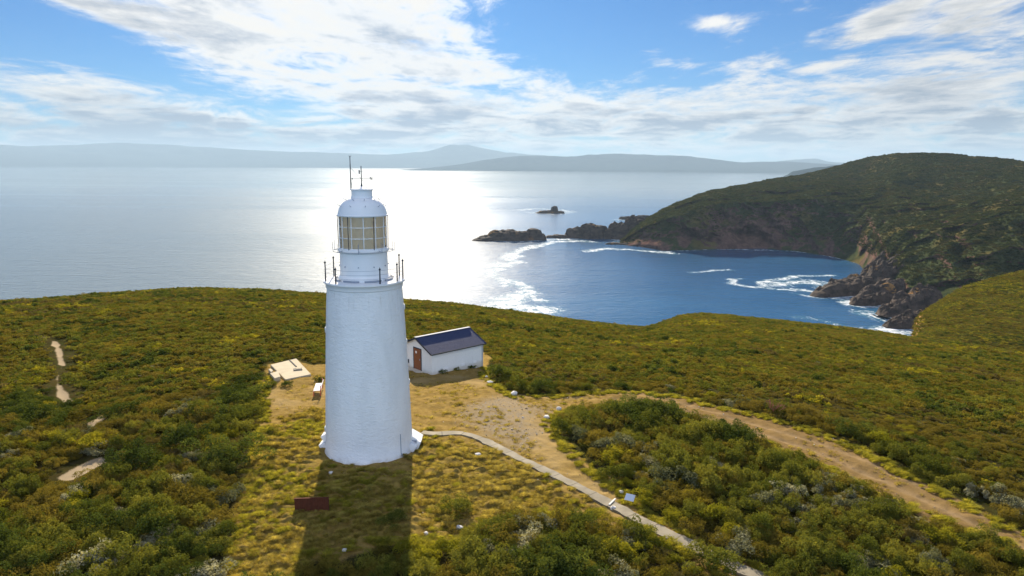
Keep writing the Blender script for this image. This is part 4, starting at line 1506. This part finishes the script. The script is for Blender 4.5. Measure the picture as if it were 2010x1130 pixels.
def leaf_quads(P, Nrm, size, aspect, r):
    n = len(P)
    t = r.normal(size=(n, 3))
    t -= (t * Nrm).sum(1, keepdims=True) * Nrm
    t /= np.linalg.norm(t, axis=1, keepdims=True) + 1e-9
    bt = np.cross(Nrm, t)
    s = (size * r.uniform(0.6, 1.35, n))[:, None]
    V = np.stack([P - t * s, P - bt * s * aspect + Nrm * s * 0.15, P + t * s, P + bt * s * aspect + Nrm * s * 0.15], 1).reshape(-1, 3)
    return V, np.arange(n * 4).reshape(n, 4)


def bush_data(seed, n, size, lobes=7, rx=0.7, hz_=0.8, aspect=0.36, spiky=0.32):
    """leaves spread through the volume of several leaning lobes; unit-ish bush about 2 rx wide"""
    r = np.random.default_rng(seed)
    lc = np.stack([r.normal(0, rx * 0.44, lobes), r.normal(0, rx * 0.44, lobes), r.uniform(0.18, 0.80, lobes) * hz_], 1)
    lc[0] = (0, 0, hz_ * 0.55)
    lr = np.stack([r.uniform(0.20, 0.40, lobes) * rx] * 2 + [r.uniform(0.20, 0.36, lobes) * hz_], 1)
    k = r.integers(0, lobes, n)
    d = r.normal(size=(n, 3))
    d[:, 2] = np.abs(d[:, 2]) * 1.1 - 0.35
    d /= np.linalg.norm(d, axis=1, keepdims=True)
    rad_ = (1 - np.abs(r.normal(0, 0.16, n)))[:, None] * (1 + spiky * (r.uniform(0, 1, n)[:, None] ** 4))
    lump = 1 + 0.20 * fbm(d[:, 0] * 2.5 + k * 9, d[:, 1] * 2.5, seed, 3, d[:, 2] * 2.5)[:, None]
    P = lc[k] + d * lr[k] * rad_ * lump
    P[:, 2] = np.maximum(P[:, 2], r.uniform(0.0, 0.10, n))
    Nrm = d * 0.7 + r.normal(0, 0.55, (n, 3))
    Nrm /= np.linalg.norm(Nrm, axis=1, keepdims=True)
    V, Fq = leaf_quads(P, Nrm, size, aspect, r)
    lobe_t = r.uniform(0, 1, lobes)
    tint = np.clip(0.55 * r.uniform(0, 1, n) + 0.45 * lobe_t[k], 0, 1)
    return V, Fq, np.repeat(tint, 4)


def grass_data(seed, n, spread, hgt, wd, lean=0.6):
    r = np.random.default_rng(seed)
    a = r.uniform(0, math.tau, n)
    q = np.sqrt(r.uniform(0, 1, n)) * spread
    base = np.stack([q * np.cos(a), q * np.sin(a), np.zeros(n)], 1)
    out = np.stack([np.cos(a), np.sin(a), np.zeros(n)], 1) * (q / spread)[:, None]
    ld = out * lean + r.normal(0, 0.28, (n, 3)) + np.array([0.25, -0.1, 0])
    ld[:, 2] = 0
    h = hgt * r.uniform(0.55, 1.2, n) * (1 - 0.35 * (q / spread))
    mid = base + ld * h[:, None] * 0.35
    mid[:, 2] = h * 0.62
    tip = base + ld * h[:, None] * 1.05
    tip[:, 2] = h * 0.85
    side = np.stack([-np.sin(a), np.cos(a), np.zeros(n)], 1) * wd
    V = np.stack([base - side, base + side, mid + side * 0.8, mid - side * 0.8, tip + side * 0.15, tip - side * 0.15], 1).reshape(-1, 3)
    i = np.arange(n)[:, None] * 6
    Fq = np.concatenate([i + np.array([[0, 1, 2, 3]]), i + np.array([[3, 2, 4, 5]])])
    return V, Fq, np.repeat(r.uniform(0, 1, n), 6)


LIB = bpy.data.collections.new('plant_library')     # source shapes, not linked to the scene


def variant(name, data, m):
    V, Fq, t = data
    o = mesh_np(name, V, Fq, m, smooth=False, attrs={'tint': t}, link=False)
    return o


KINDS = {
    'olive': [variant('shrub', bush_data(100 + i, 2400, 0.041, 15, 0.75, 0.75), M_OLIVE) for i in range(4)],
    'green': [variant('shrub', bush_data(120 + i, 2600, 0.043, 16, 0.75, 0.85, spiky=0.4), M_GREEN) for i in range(4)],
    'dark': [variant('shrub', bush_data(140 + i, 3200, 0.042, 18, 0.8, 0.95, spiky=0.2), M_DARK) for i in range(3)],
    'yellow': [variant('shrub', bush_data(160 + i, 2300, 0.045, 14, 0.7, 0.7, spiky=0.5), M_YEL) for i in range(2)],
    'silver': [variant('shrub', bush_data(180 + i, 2500, 0.038, 16, 0.72, 0.7, aspect=0.6), M_SILV) for i in range(2)],
    'brown': [variant('shrub', bush_data(200 + i, 2000, 0.040, 13, 0.75, 0.6, aspect=0.3, spiky=0.6), M_BROWN) for i in range(2)],
}
FAR = [variant('heath_clump', bush_data(300 + i, 340, 0.092, 10, 0.95, 0.62, aspect=0.55), (M_OLIVE, M_OLIVE, M_GREEN, M_OLIVE, M_BROWN, M_DARK, M_YEL)[i]) for i in range(7)]


def scatter(name, variants, P, rot, scl, idx, label_kind='stuff', zs=None):
    """ONE stuff object: points carrying instances of the given shapes"""
    col = bpy.data.collections.new(name + '_shapes')
    for i, v in enumerate(variants):
        v2 = v.copy()
        v2.name = '%s_shape_%03d' % (name, i)
        col.objects.link(v2)
    me = bpy.data.meshes.new(name)
    me.vertices.add(len(P))
    me.vertices.foreach_set('co', np.asarray(P, np.float32).ravel())
    a = me.attributes.new('rotv', 'FLOAT_VECTOR', 'POINT')
    a.data.foreach_set('vector', np.asarray(rot, np.float32).ravel())
    a = me.attributes.new('sclv', 'FLOAT_VECTOR', 'POINT')
    a.data.foreach_set('vector', np.asarray(scl, np.float32).ravel())
    a = me.attributes.new('idx', 'INT', 'POINT')
    a.data.foreach_set('value', np.asarray(idx, np.int32))
    o = bpy.data.objects.new(name, me)
    C.objects.link(o)
    ng = bpy.data.node_groups.new(name + '_nodes', 'GeometryNodeTree')
    ng.interface.new_socket('Geometry', in_out='INPUT', socket_type='NodeSocketGeometry')
    ng.interface.new_socket('Geometry', in_out='OUTPUT', socket_type='NodeSocketGeometry')
    gi, go = ng.nodes.new('NodeGroupInput'), ng.nodes.new('NodeGroupOutput')
    ip = ng.nodes.new('GeometryNodeInstanceOnPoints')
    ci = ng.nodes.new('GeometryNodeCollectionInfo')
    ci.inputs['Collection'].default_value = col
    ci.inputs['Separate Children'].default_value = True
    ci.inputs['Reset Children'].default_value = True

    def named(n_, t_):
        x = ng.nodes.new('GeometryNodeInputNamedAttribute')
        x.data_type = t_
        x.inputs['Name'].default_value = n_
        return x.outputs['Attribute']
    ng.links.new(gi.outputs[0], ip.inputs['Points'])
    ng.links.new(ci.outputs[0], ip.inputs['Instance'])
    ip.inputs['Pick Instance'].default_value = True
    ng.links.new(named('idx', 'INT'), ip.inputs['Instance Index'])
    er = ng.nodes.new('FunctionNodeEulerToRotation')
    ng.links.new(named('rotv', 'FLOAT_VECTOR'), er.inputs[0])
    ng.links.new(er.outputs[0], ip.inputs['Rotation'])
    ng.links.new(named('sclv', 'FLOAT_VECTOR'), ip.inputs['Scale'])
    ng.links.new(ip.outputs[0], go.inputs[0])
    md = o.modifiers.new('scatter', 'NODES')
    md.node_group = ng
    return tag(o, kind=label_kind)


def jitter_grid(r0, r1, a0, a1, sp):
    """points about sp apart over a fan"""
    x0, x1 = -r1 * math.sin(abs(a0)), r1 * math.sin(abs(a1))
    X, Y = np.meshgrid(np.arange(x0, x1, sp), np.arange(r0 * 0.5, r1, sp))
    X = X.ravel() + rng.uniform(-0.48, 0.48, X.size) * sp
    Y = Y.ravel() + rng.uniform(-0.48, 0.48, Y.size) * sp
    r = np.hypot(X, Y)
    a = np.arctan2(X, Y)
    k = (r > r0) & (r < r1) & (a > a0) & (a < a1)
    return X[k], Y[k]


_tr = poly_g([(965, 752), (1080, 775), (1250, 768), (1420, 800), (1600, 845), (1800, 935), (2010, 1045), (2200, 1130)])
# ---- scrub within about 85 m: separate shrubs
X, Y = jitter_grid(22, 88, rad(-46), rad(49), 0.88)
D = clear_d(np.stack([X, Y], 1))
extra = signed_dist(np.stack([X, Y], 1), TRACK, False) + 0.15
nz1 = fbm(X / 7, Y / 7, 201, 4)
nz2 = fbm(X / 3.2, Y / 3.2, 207, 3)
nz3 = fbm(X / 14, Y / 14, 211, 3)
shed_c = np.array([-6.4, 63.2])
inshed = np.hypot(X - shed_c[0], Y - shed_c[1]) < 4.2
sandD = np.min([signed_dist(np.stack([X, Y], 1), q_) for q_ in SANDY], 0)
keep = (sandD > 0.9) & (D > 0.35 + 0.35 * np.abs(nz2)) & (extra > 0.7) & ~inshed & (np.hypot(X - LX, Y - LY) > 3.6)
X, Y, D, nz1, nz2, nz3 = (v[keep] for v in (X, Y, D, nz1, nz2, nz3))
R_ = np.hypot(X, Y)
u = rng.uniform(0, 1, len(X))
kind = np.full(len(X), 'olive', dtype=object)
leftside = (X < -3)
pg = 0.30 + 0.25 * (R_ < 52) + nz1 * 0.5
kind[u < pg] = 'green'
kind[(nz1 * 0.7 + nz2 * 0.5 + rng.normal(0, 0.14, len(X))) > 0.46 - 0.05 * leftside] = 'dark'
kind[(nz3 * 0.8 + rng.normal(0, 0.22, len(X))) > 0.46] = 'brown'
kind[(nz2 * 0.7 - nz1 * 0.4 + rng.normal(0, 0.18, len(X))) > 0.44] = 'yellow'
kind[(fbm(X / 4, Y / 4, 221, 3) * 0.5 + rng.normal(0, 0.22, len(X)) + 0.08 * (R_ < 45)) > 0.48] = 'silver'
scl = rng.uniform(0.62, 1.15, len(X)) * (1 + 0.35 * np.clip(nz1, -0.6, 0.8)) * (0.72 + 0.42 * (R_ < 58))
scl *= np.where(kind == 'dark', 1.18, 1.0)
azk_ = np.arctan2(X, Y)
beyond = R_ - np.interp(azk_, np.arctan2(_tr[:, 0], _tr[:, 1]), np.hypot(_tr[:, 0], _tr[:, 1]), left=0.0)
low_ = ((azk_ > math.atan2(_tr[0, 0], _tr[0, 1])) & (beyond > 3.2)) | ((azk_ <= math.atan2(_tr[0, 0], _tr[0, 1])) & (R_ > 66))
scl *= np.where(low_, 0.62, 1.0)
kind[low_ & (rng.uniform(0, 1, len(X)) < 0.6) & (kind != 'olive')] = 'olive'
vz = rng.uniform(0.8, 1.15, len(X)) * np.where(low_, 0.8, 1.0) * (0.75 + 0.28 * sstep(-R_, -62, -46))
vz *= np.where(D < 1.3, 0.85, 1.0)

# hand placed, conspicuous ones: px, py of the base, scale, kind, label
HERO = [(262, 925, 2.1, 'dark', 'big dark rounded shrub at the end of the sandy patch'), (455, 912, 2.2, 'dark', 'big dark rounded shrub bulging against the left grass edge'),
        (360, 880, 2.0, 'dark', 'very dark wide shrub between two big round shrubs'), (170, 885, 1.5, 'yellow', 'bright yellow shrub just above the sandy patch'),
        (205, 870, 1.2, 'yellow', 'bright yellow shrub touching the end of the sandy patch'), (180, 890, 1.1, 'silver', 'grey twiggy shrub between yellow shrubs and sandy patch'),
        (1040, 1045, 1.5, 'silver', 'white flowering shrub below the pale grass in front of the path'), (900, 1005, 1.35, 'green', 'lone round green shrub on the grass between tower shadow and path'),
        (985, 1105, 1.3, 'silver', 'silvery flowering shrub near the bottom middle'), (1215, 905, 1.5, 'yellow', 'yellow green mound at the tip of the scrub island'),
        (1270, 985, 1.25, 'yellow', 'bright yellow shrub just right of the white plate'), (1310, 950, 1.8, 'silver', 'large grey green rounded shrub on the scrub island near the plate'),
        (1395, 1115, 1.7, 'green', 'grey green rounded shrub bulging over the bottom end of the path'), (440, 830, 1.8, 'dark', 'dark shrub at the left clearing edge above the big round one'),
        (980, 740, 1.5, 'dark', 'dark shrub to the right of the shed corner'), (1060, 765, 1.5, 'dark', 'dark low shrub beside the white boulder'),
        (1205, 938, 1.4, 'green', 'green rounded shrub where the scrub island meets the dirt'), (440, 985, 1.4, 'silver', 'pale grey shrub at the edge of the left grass strip'),
        (535, 757, 0.62, 'green', 'small bush in front of the small square slab'), (562, 757, 0.75, 'dark', 'small dark bush touching the front of the foundation slab'), (526, 762, 0.5, 'dark', 'tiny dark bush at the left corner of the slabs'),
        (533, 850, 0.6, 'green', 'small lone green bush in the left grass strip'), (628, 748, 0.6, 'dark', 'small bush behind the red bench'),
        (765, 1028, 1.0, 'green', 'spiky green bush in the tower shadow'), (1135, 1035, 1.1, 'dark', 'small dark round bush below the path'), (868, 733, 0.55, 'dark', 'dark low plant along the shed wall near its corner'),
        (895, 728, 0.5, 'green', 'low plant along the middle of the shed wall'), (925, 724, 0.5, 'dark', 'low plant along the far end of the shed wall')]

WHERE = [('scrub left of the lighthouse clearing', lambda x, y: x < -13.5), ('scrub at the bottom in front of the tower', lambda x, y: y < 34.5 and x < 7 and x > -13.5)]


def region(x, y):
    if x < -12.5 and y < 46:
        return 'in the scrub left of the grass strip'
    if x < -6 and y >= 46:
        return 'behind the foundation slab and lighthouse'
    if y < 36 and x < 9.5:
        return 'in the belt across the bottom below the path'
    if R_track(x, y) > 0:
        return 'beyond the dirt track on the right'
    return 'on the scrub island between path and track'




def R_track(x, y):
    a = math.atan2(x, y)
    az_ = np.arctan2(_tr[:, 0], _tr[:, 1])
    rr_ = np.hypot(_tr[:, 0], _tr[:, 1])
    return math.hypot(x, y) - np.interp(a, az_, rr_)


WORDS = {'olive': 'olive brown low shrub', 'green': 'fresh green bushy shrub', 'dark': 'dark green dense shrub', 'yellow': 'bright yellow green shrub', 'silver': 'pale silvery flowering shrub', 'brown': 'dry reddish brown shrub'}
hero_xy = []
for (px, py, s, kd, lb) in HERO:
    p = pixg(px, py)
    v = random.choice(KINDS[kd])
    o = v.copy()
    o.name = 'shrub'
    C.objects.link(o)
    z = float(ground_z(p[0], p[1]))
    o.location = (p[0], p[1], z - 0.05)
    o.rotation_euler = (0, 0, random.uniform(0, 6.28))
    o.scale = (s, s, s * random.uniform(0.75, 0.95))
    tag(o, lb, 'shrub', 'shrubs of the heath')
    hero_xy.append((p[0], p[1], s * 0.5))
hx_ = np.array(hero_xy)
kp = np.ones(len(X), bool)
for (a, b_, s) in hx_:
    kp &= np.hypot(X - a, Y - b_) > s
X, Y, D, kind, scl, vz, R_ = (v[kp] for v in (X, Y, D, kind, scl, vz, R_))
Z = ground_z(X, Y) - 0.05
rotz = rng.uniform(0, math.tau, len(X))
# what shows largest: apparent size inside the frame
q3 = np.stack([X, Y, Z + 0.4 - H], 1)
dep = q3 @ fwd
pxs = CX + F * (q3 @ rgt) / dep
pys = CY - F * (q3 @ upv) / dep
inframe = (pxs > -10) & (pxs < 2020) & (pys > 0) & (pys < 1140)
app = np.where(inframe, scl / dep, 0)
order = np.argsort(-app)
solo = order[:265]
rest = np.setdiff1d(np.arange(len(X)), solo)
for i in solo:
    v = KINDS[kind[i]][int(rotz[i] * 1000) % len(KINDS[kind[i]])]
    o = v.copy()
    o.name = 'shrub'
    C.objects.link(o)
    o.location = (X[i], Y[i], Z[i])
    o.rotation_euler = (rng.normal(0, 0.06), rng.normal(0, 0.06), rotz[i])
    o.scale = (scl[i] * rng.uniform(0.9, 1.2), scl[i], scl[i] * vz[i])
    tag(o, WORDS[kind[i]] + ' ' + region(X[i], Y[i]), 'shrub', 'shrubs of the heath')
names = list(KINDS)
allv, start = [], {}
for k in names:
    start[k] = len(allv)
    allv += KINDS[k]
idx = np.array([start[kind[i]] + rng.integers(0, len(KINDS[kind[i]])) for i in rest])
scatter('shrubbery', allv, np.stack([X, Y, Z], 1)[rest], np.stack([rng.normal(0, 0.06, len(rest)), rng.normal(0, 0.06, len(rest)), rotz[rest]], 1),
        np.stack([scl[rest], scl[rest], (scl * vz)[rest]], 1), idx)

# ---- low heath farther off, out to the brow of the headland
X, Y = jitter_grid(30, 150, rad(-46), rad(48), 0.74)
X2, Y2 = jitter_grid(150, 300, rad(-46), rad(48), 1.1)
far2 = np.concatenate([np.zeros(len(X)), np.ones(len(X2))])
X, Y = np.concatenate([X, X2]), np.concatenate([Y, Y2])
P2 = np.stack([X, Y], 1)
az_ = np.arctan2(X, Y)
k = (np.hypot(X, Y) < np.interp(az_, _az, _R) + 25) & (clear_d(P2) > 0.5) & (np.min([signed_dist(P2, q_) for q_ in SANDY], 0) > 1.0) & (signed_dist(P2, TRACK, False) > 0.55)
X, Y, far2 = X[k], Y[k], far2[k]
nzA, nzB = fbm(X / 16, Y / 16, 231, 4), fbm(X / 5, Y / 5, 233, 3)
u = rng.uniform(0, 1, len(X))
idx = np.where(u < 0.55, rng.choice([0, 1, 3], len(X)), 2)
idx = np.where(nzA + rng.normal(0, 0.2, len(X)) > 0.42, 4, idx)
idx = np.where(nzB + rng.normal(0, 0.25, len(X)) > 0.55, 5, idx)
idx = np.where(nzB - nzA * 0.3 + rng.normal(0, 0.25, len(X)) < -0.68, 6, idx)
s = rng.uniform(0.36, 0.80, len(X)) * (1 + 0.3 * far2) * np.where(np.hypot(X, Y) < 60, 0.55, 1.0) * np.where(idx == 5, 1.25, 1.0)
scatter('heath', FAR, np.stack([X, Y, ground_z(X, Y) - 0.08], 1), np.stack([rng.normal(0, 0.05, len(X)), rng.normal(0, 0.05, len(X)), rng.uniform(0, 6.28, len(X))], 1),
        np.stack([s, s, s * rng.uniform(0.65, 1.25, len(X)) * (1 - 0.2 * far2)], 1), idx)


# ---- scrub on the near hill and the far headland
def surf_points(x, y, z, n, prob):
    nr, nc = x.shape
    p = prob[:-1, :-1].ravel()
    P = np.stack([x, y, z], -1)
    e1, e2 = P[1:, :-1] - P[:-1, :-1], P[:-1, 1:] - P[:-1, :-1]
    ar = np.linalg.norm(np.cross(e1, e2), axis=-1).ravel()
    wgt = ar * p
    wgt /= wgt.sum()
    c = rng.choice(len(wgt), n, p=wgt)
    i, j = c // (nc - 1), c % (nc - 1)
    a_, b_ = rng.uniform(0, 1, n)[:, None], rng.uniform(0, 1, n)[:, None]
    return P[i, j] * (1 - a_) * (1 - b_) + P[i + 1, j] * a_ * (1 - b_) + P[i, j + 1] * (1 - a_) * b_ + P[i + 1, j + 1] * a_ * b_


prob = (ktt < 4.6) * np.clip(1 - krk, 0.05, 1)
P = surf_points(kx, ky, kz_, 45000, prob)
n = len(P)
s = rng.uniform(0.45, 1.15, n)
idx = np.where(fbm(P[:, 0] / 14, P[:, 1] / 14, 251, 3) + rng.normal(0, 0.2, n) > 0.3, rng.choice([2, 5, 6], n), rng.choice([0, 1, 3, 2, 6, 5], n, p=[0.22, 0.2, 0.2, 0.26, 0.06, 0.06]))
scatter('hill_heath', FAR, P - [0, 0, 0.1], np.stack([np.zeros(n), np.zeros(n), rng.uniform(0, 6.28, n)], 1), np.stack([s, s, s * 0.75], 1), idx)
M_HEAD = leaf_mat('headland_leaf', (0.026, 0.040, 0.017), (0.046, 0.060, 0.022), (0.085, 0.085, 0.030), 0.32, patch=(0.082, 0.068, 0.026))
HB = [variant('headland_clump', bush_data(400 + i, 130, 0.20, 6, 0.95, 0.7, aspect=0.6), M_HEAD) for i in range(3)]
prob = (htt > 1.25) * (htt < 4.4) * np.clip(1 - hrk * 0.9, 0.06, 1)
P = surf_points(hx, hy, hz, 90000, prob.astype(float))
n = len(P)
dist = np.hypot(P[:, 0], P[:, 1])
s = rng.uniform(1.0, 2.6, n) * np.where(rng.uniform(0, 1, n) > 0.93, 1.5, 1.0)
scatter('headland_scrub', HB, P - [0, 0, 0.3], np.stack([np.zeros(n), np.zeros(n), rng.uniform(0, 6.28, n)], 1), np.stack([s, s, s * rng.uniform(0.5, 0.9, n)], 1), rng.integers(0, 3, n))

# ---- grass
GT = [variant('tussock', grass_data(500 + i, 280, 0.27, 0.27, 0.010), M_GRASS) for i in range(4)] + \
     [variant('tussock', grass_data(520 + i, 260, 0.25, 0.28, 0.011), M_GGRASS) for i in range(2)] + \
     [variant('tuft', grass_data(540 + i, 60, 0.12, 0.11, 0.007, 1.0), M_GRASS) for i in range(2)]
X, Y = jitter_grid(22, 64, rad(-30), rad(40), 0.30)
P2 = np.stack([X, Y], 1)
dC = signed_dist(P2, CLEAR)
tu = np.full(len(X), 50.0)
for t_ in TUSSOCK:
    tu = np.minimum(tu, signed_dist(P2, t_))
cl = fbm(X / 1.7, Y / 1.7, 301, 4)
wr_ = np.minimum(signed_dist(P2, WORN, False), np.minimum(signed_dist(P2, WORN2, False) * 0.9, signed_dist(P2, WORN3, False)))
pth = poly_g([(826, 850), (850, 853), (900, 851), (950, 866), (1030, 905), (1130, 956), (1215, 1000), (1300, 1047), (1400, 1094), (1520, 1150)])
dp = signed_dist(P2, pth, False)
u = rng.uniform(0, 1, len(X))
base = (dC < 0.1) & (dp > 0.40) & (np.hypot(X - LX, Y - LY) > 2.95) & (np.hypot(X + 6.2, Y - 63) > 3.4)
pd_ = np.array(pad.location)[:2]
base &= np.hypot(X - pd_[0], Y - pd_[1]) > 2.5
inT = sstep(-(tu + cl * 2.0), -1.0, 0.6)
big = base & (u < (0.78 * inT * (0.45 + sstep(cl, -0.35, 0.15)) + 0.05 * sstep(cl, 0.15, 0.4)) * sstep(wr_, 0.5, 1.6))
edge = base & (dC > -0.9) & (u > 0.55) & ~big
tuft = base & ~big & ~edge & (u > 0.5) & (u < 0.5 + 0.34 * sstep(cl, -0.35, 0.25) * sstep(np.where(X > 6, np.abs(np.abs(wr_) - 0.75) * 2.2, wr_), 0.1, 1.3))
sel = big | edge | tuft
X, Y, big, edge, cl = X[sel], Y[sel], big[sel], edge[sel], cl[sel]
n = len(X)
gr_ = (fbm(X / 3.5, Y / 3.5, 311, 3) + rng.normal(0, 0.2, n)) > 0.25
idx = np.where(big, np.where(gr_, rng.integers(4, 6, n), rng.integers(0, 4, n)), np.where(edge, rng.integers(4, 6, n), rng.integers(6, 8, n)))
s = np.where(big, rng.uniform(0.42, 0.95, n), np.where(edge, rng.uniform(0.5, 1.1, n), rng.uniform(0.6, 1.5, n)))
scatter('grass', GT, np.stack([X, Y, ground_z(X, Y) + np.where(big, mound(X, Y) * inT[sel] - 0.02, 0.0)], 1), np.stack([np.zeros(n), np.zeros(n), rng.normal(0, 0.7, n)], 1),
        np.stack([s * 1.25, s * 0.9, s * rng.uniform(0.7, 1.1, n)], 1), idx)

# ---- loose stones on the gravel
PB = []
for i in range(3):
    b_ = bmesh.new()
    bmesh.ops.create_icosphere(b_, subdivisions=1, radius=1)
    for v in b_.verts:
        v.co *= 1 + mnoise.noise(v.co * 1.7 + Vector((i * 5, 0, 0))) * 0.5
        v.co.z *= 0.6
    me = bpy.data.meshes.new('pebble')
    b_.to_mesh(me)
    b_.free()
    me.materials.append(simple('pebble', [(0.40, 0.33, 0.24), (0.28, 0.2, 0.13), (0.5, 0.45, 0.38)][i], 0.9))
    PB.append(bpy.data.objects.new('pebble', me))
X, Y = jitter_grid(24, 66, rad(-28), rad(40), 0.42)
P2 = np.stack([X, Y], 1)
k = (signed_dist(P2, CLEAR) < 0) & (np.hypot(X - LX, Y - LY) > 3) & (rng.uniform(0, 1, len(X)) < 0.10 + 0.65 * (signed_dist(P2, GRAVEL) < 0.5)) & (signed_dist(P2, pth, False) > 0.6)
X, Y = X[k], Y[k]
n = len(X)
s = rng.uniform(0.015, 0.05, n) * np.where(rng.uniform(0, 1, n) > 0.93, 1.8, 1)
scatter('gravel', PB, np.stack([X, Y, ground_z(X, Y) + 0.03], 1), rng.uniform(0, 6.28, (n, 3)) * [0.1, 0.1, 1], np.stack([s, s, s], 1), rng.integers(0, 3, n))


# ---- bare reddish shrub beside the track
def bare_shrub(px, py, label):
    p = pixg(px, py, True)
    r = random.Random(4)
    q = MB()

    def grow(a, d, l, th, dep_):
        b2 = a + d * l
        q.tube(a, b2, th, th * 0.7, 5)
        if dep_:
            for _ in range(3):
                nd = (d + Vector((r.uniform(-.7, .7), r.uniform(-.7, .7), r.uniform(-.1, .5)))).normalized()
                grow(b2, nd, l * 0.68, th * 0.62, dep_ - 1)
    for k in range(5):
        grow(Vector((0, 0, 0)), Vector((r.uniform(-.7, .7), r.uniform(-.7, .7), 1)).normalized(), 0.55, 0.03, 3)
    o = q.build('bare_shrub', simple('red_twig', (0.30, 0.13, 0.08), 0.9))
    o.location = p
    return tag(o, label, 'shrub')


bare_shrub(1520, 815, 'leafless reddish twiggy shrub beyond the bend of the dirt track')

# ------------------------------------------------------------------ haze over sea and mountains
def build_haze():
    q = MB().box((0, 0, 360), (88000, 88000, 1040 - 0.0))
    m = bpy.data.materials.new('haze')
    m.use_nodes = True
    nt = m.node_tree
    nt.nodes.clear()
    out = nt.nodes.new('ShaderNodeOutputMaterial')
    v = nt.nodes.new('ShaderNodeVolumePrincipled')
    v.inputs['Color'].default_value = (0.36, 0.50, 0.66, 1)
    v.inputs['Density'].default_value = HAZE
    v.inputs['Anisotropy'].default_value = 0.2
    nt.links.new(v.outputs[0], out.inputs['Volume'])
    o = q.build('haze', m)
    return tag(o, kind='stuff')


HAZE = 4.4e-5
build_haze()
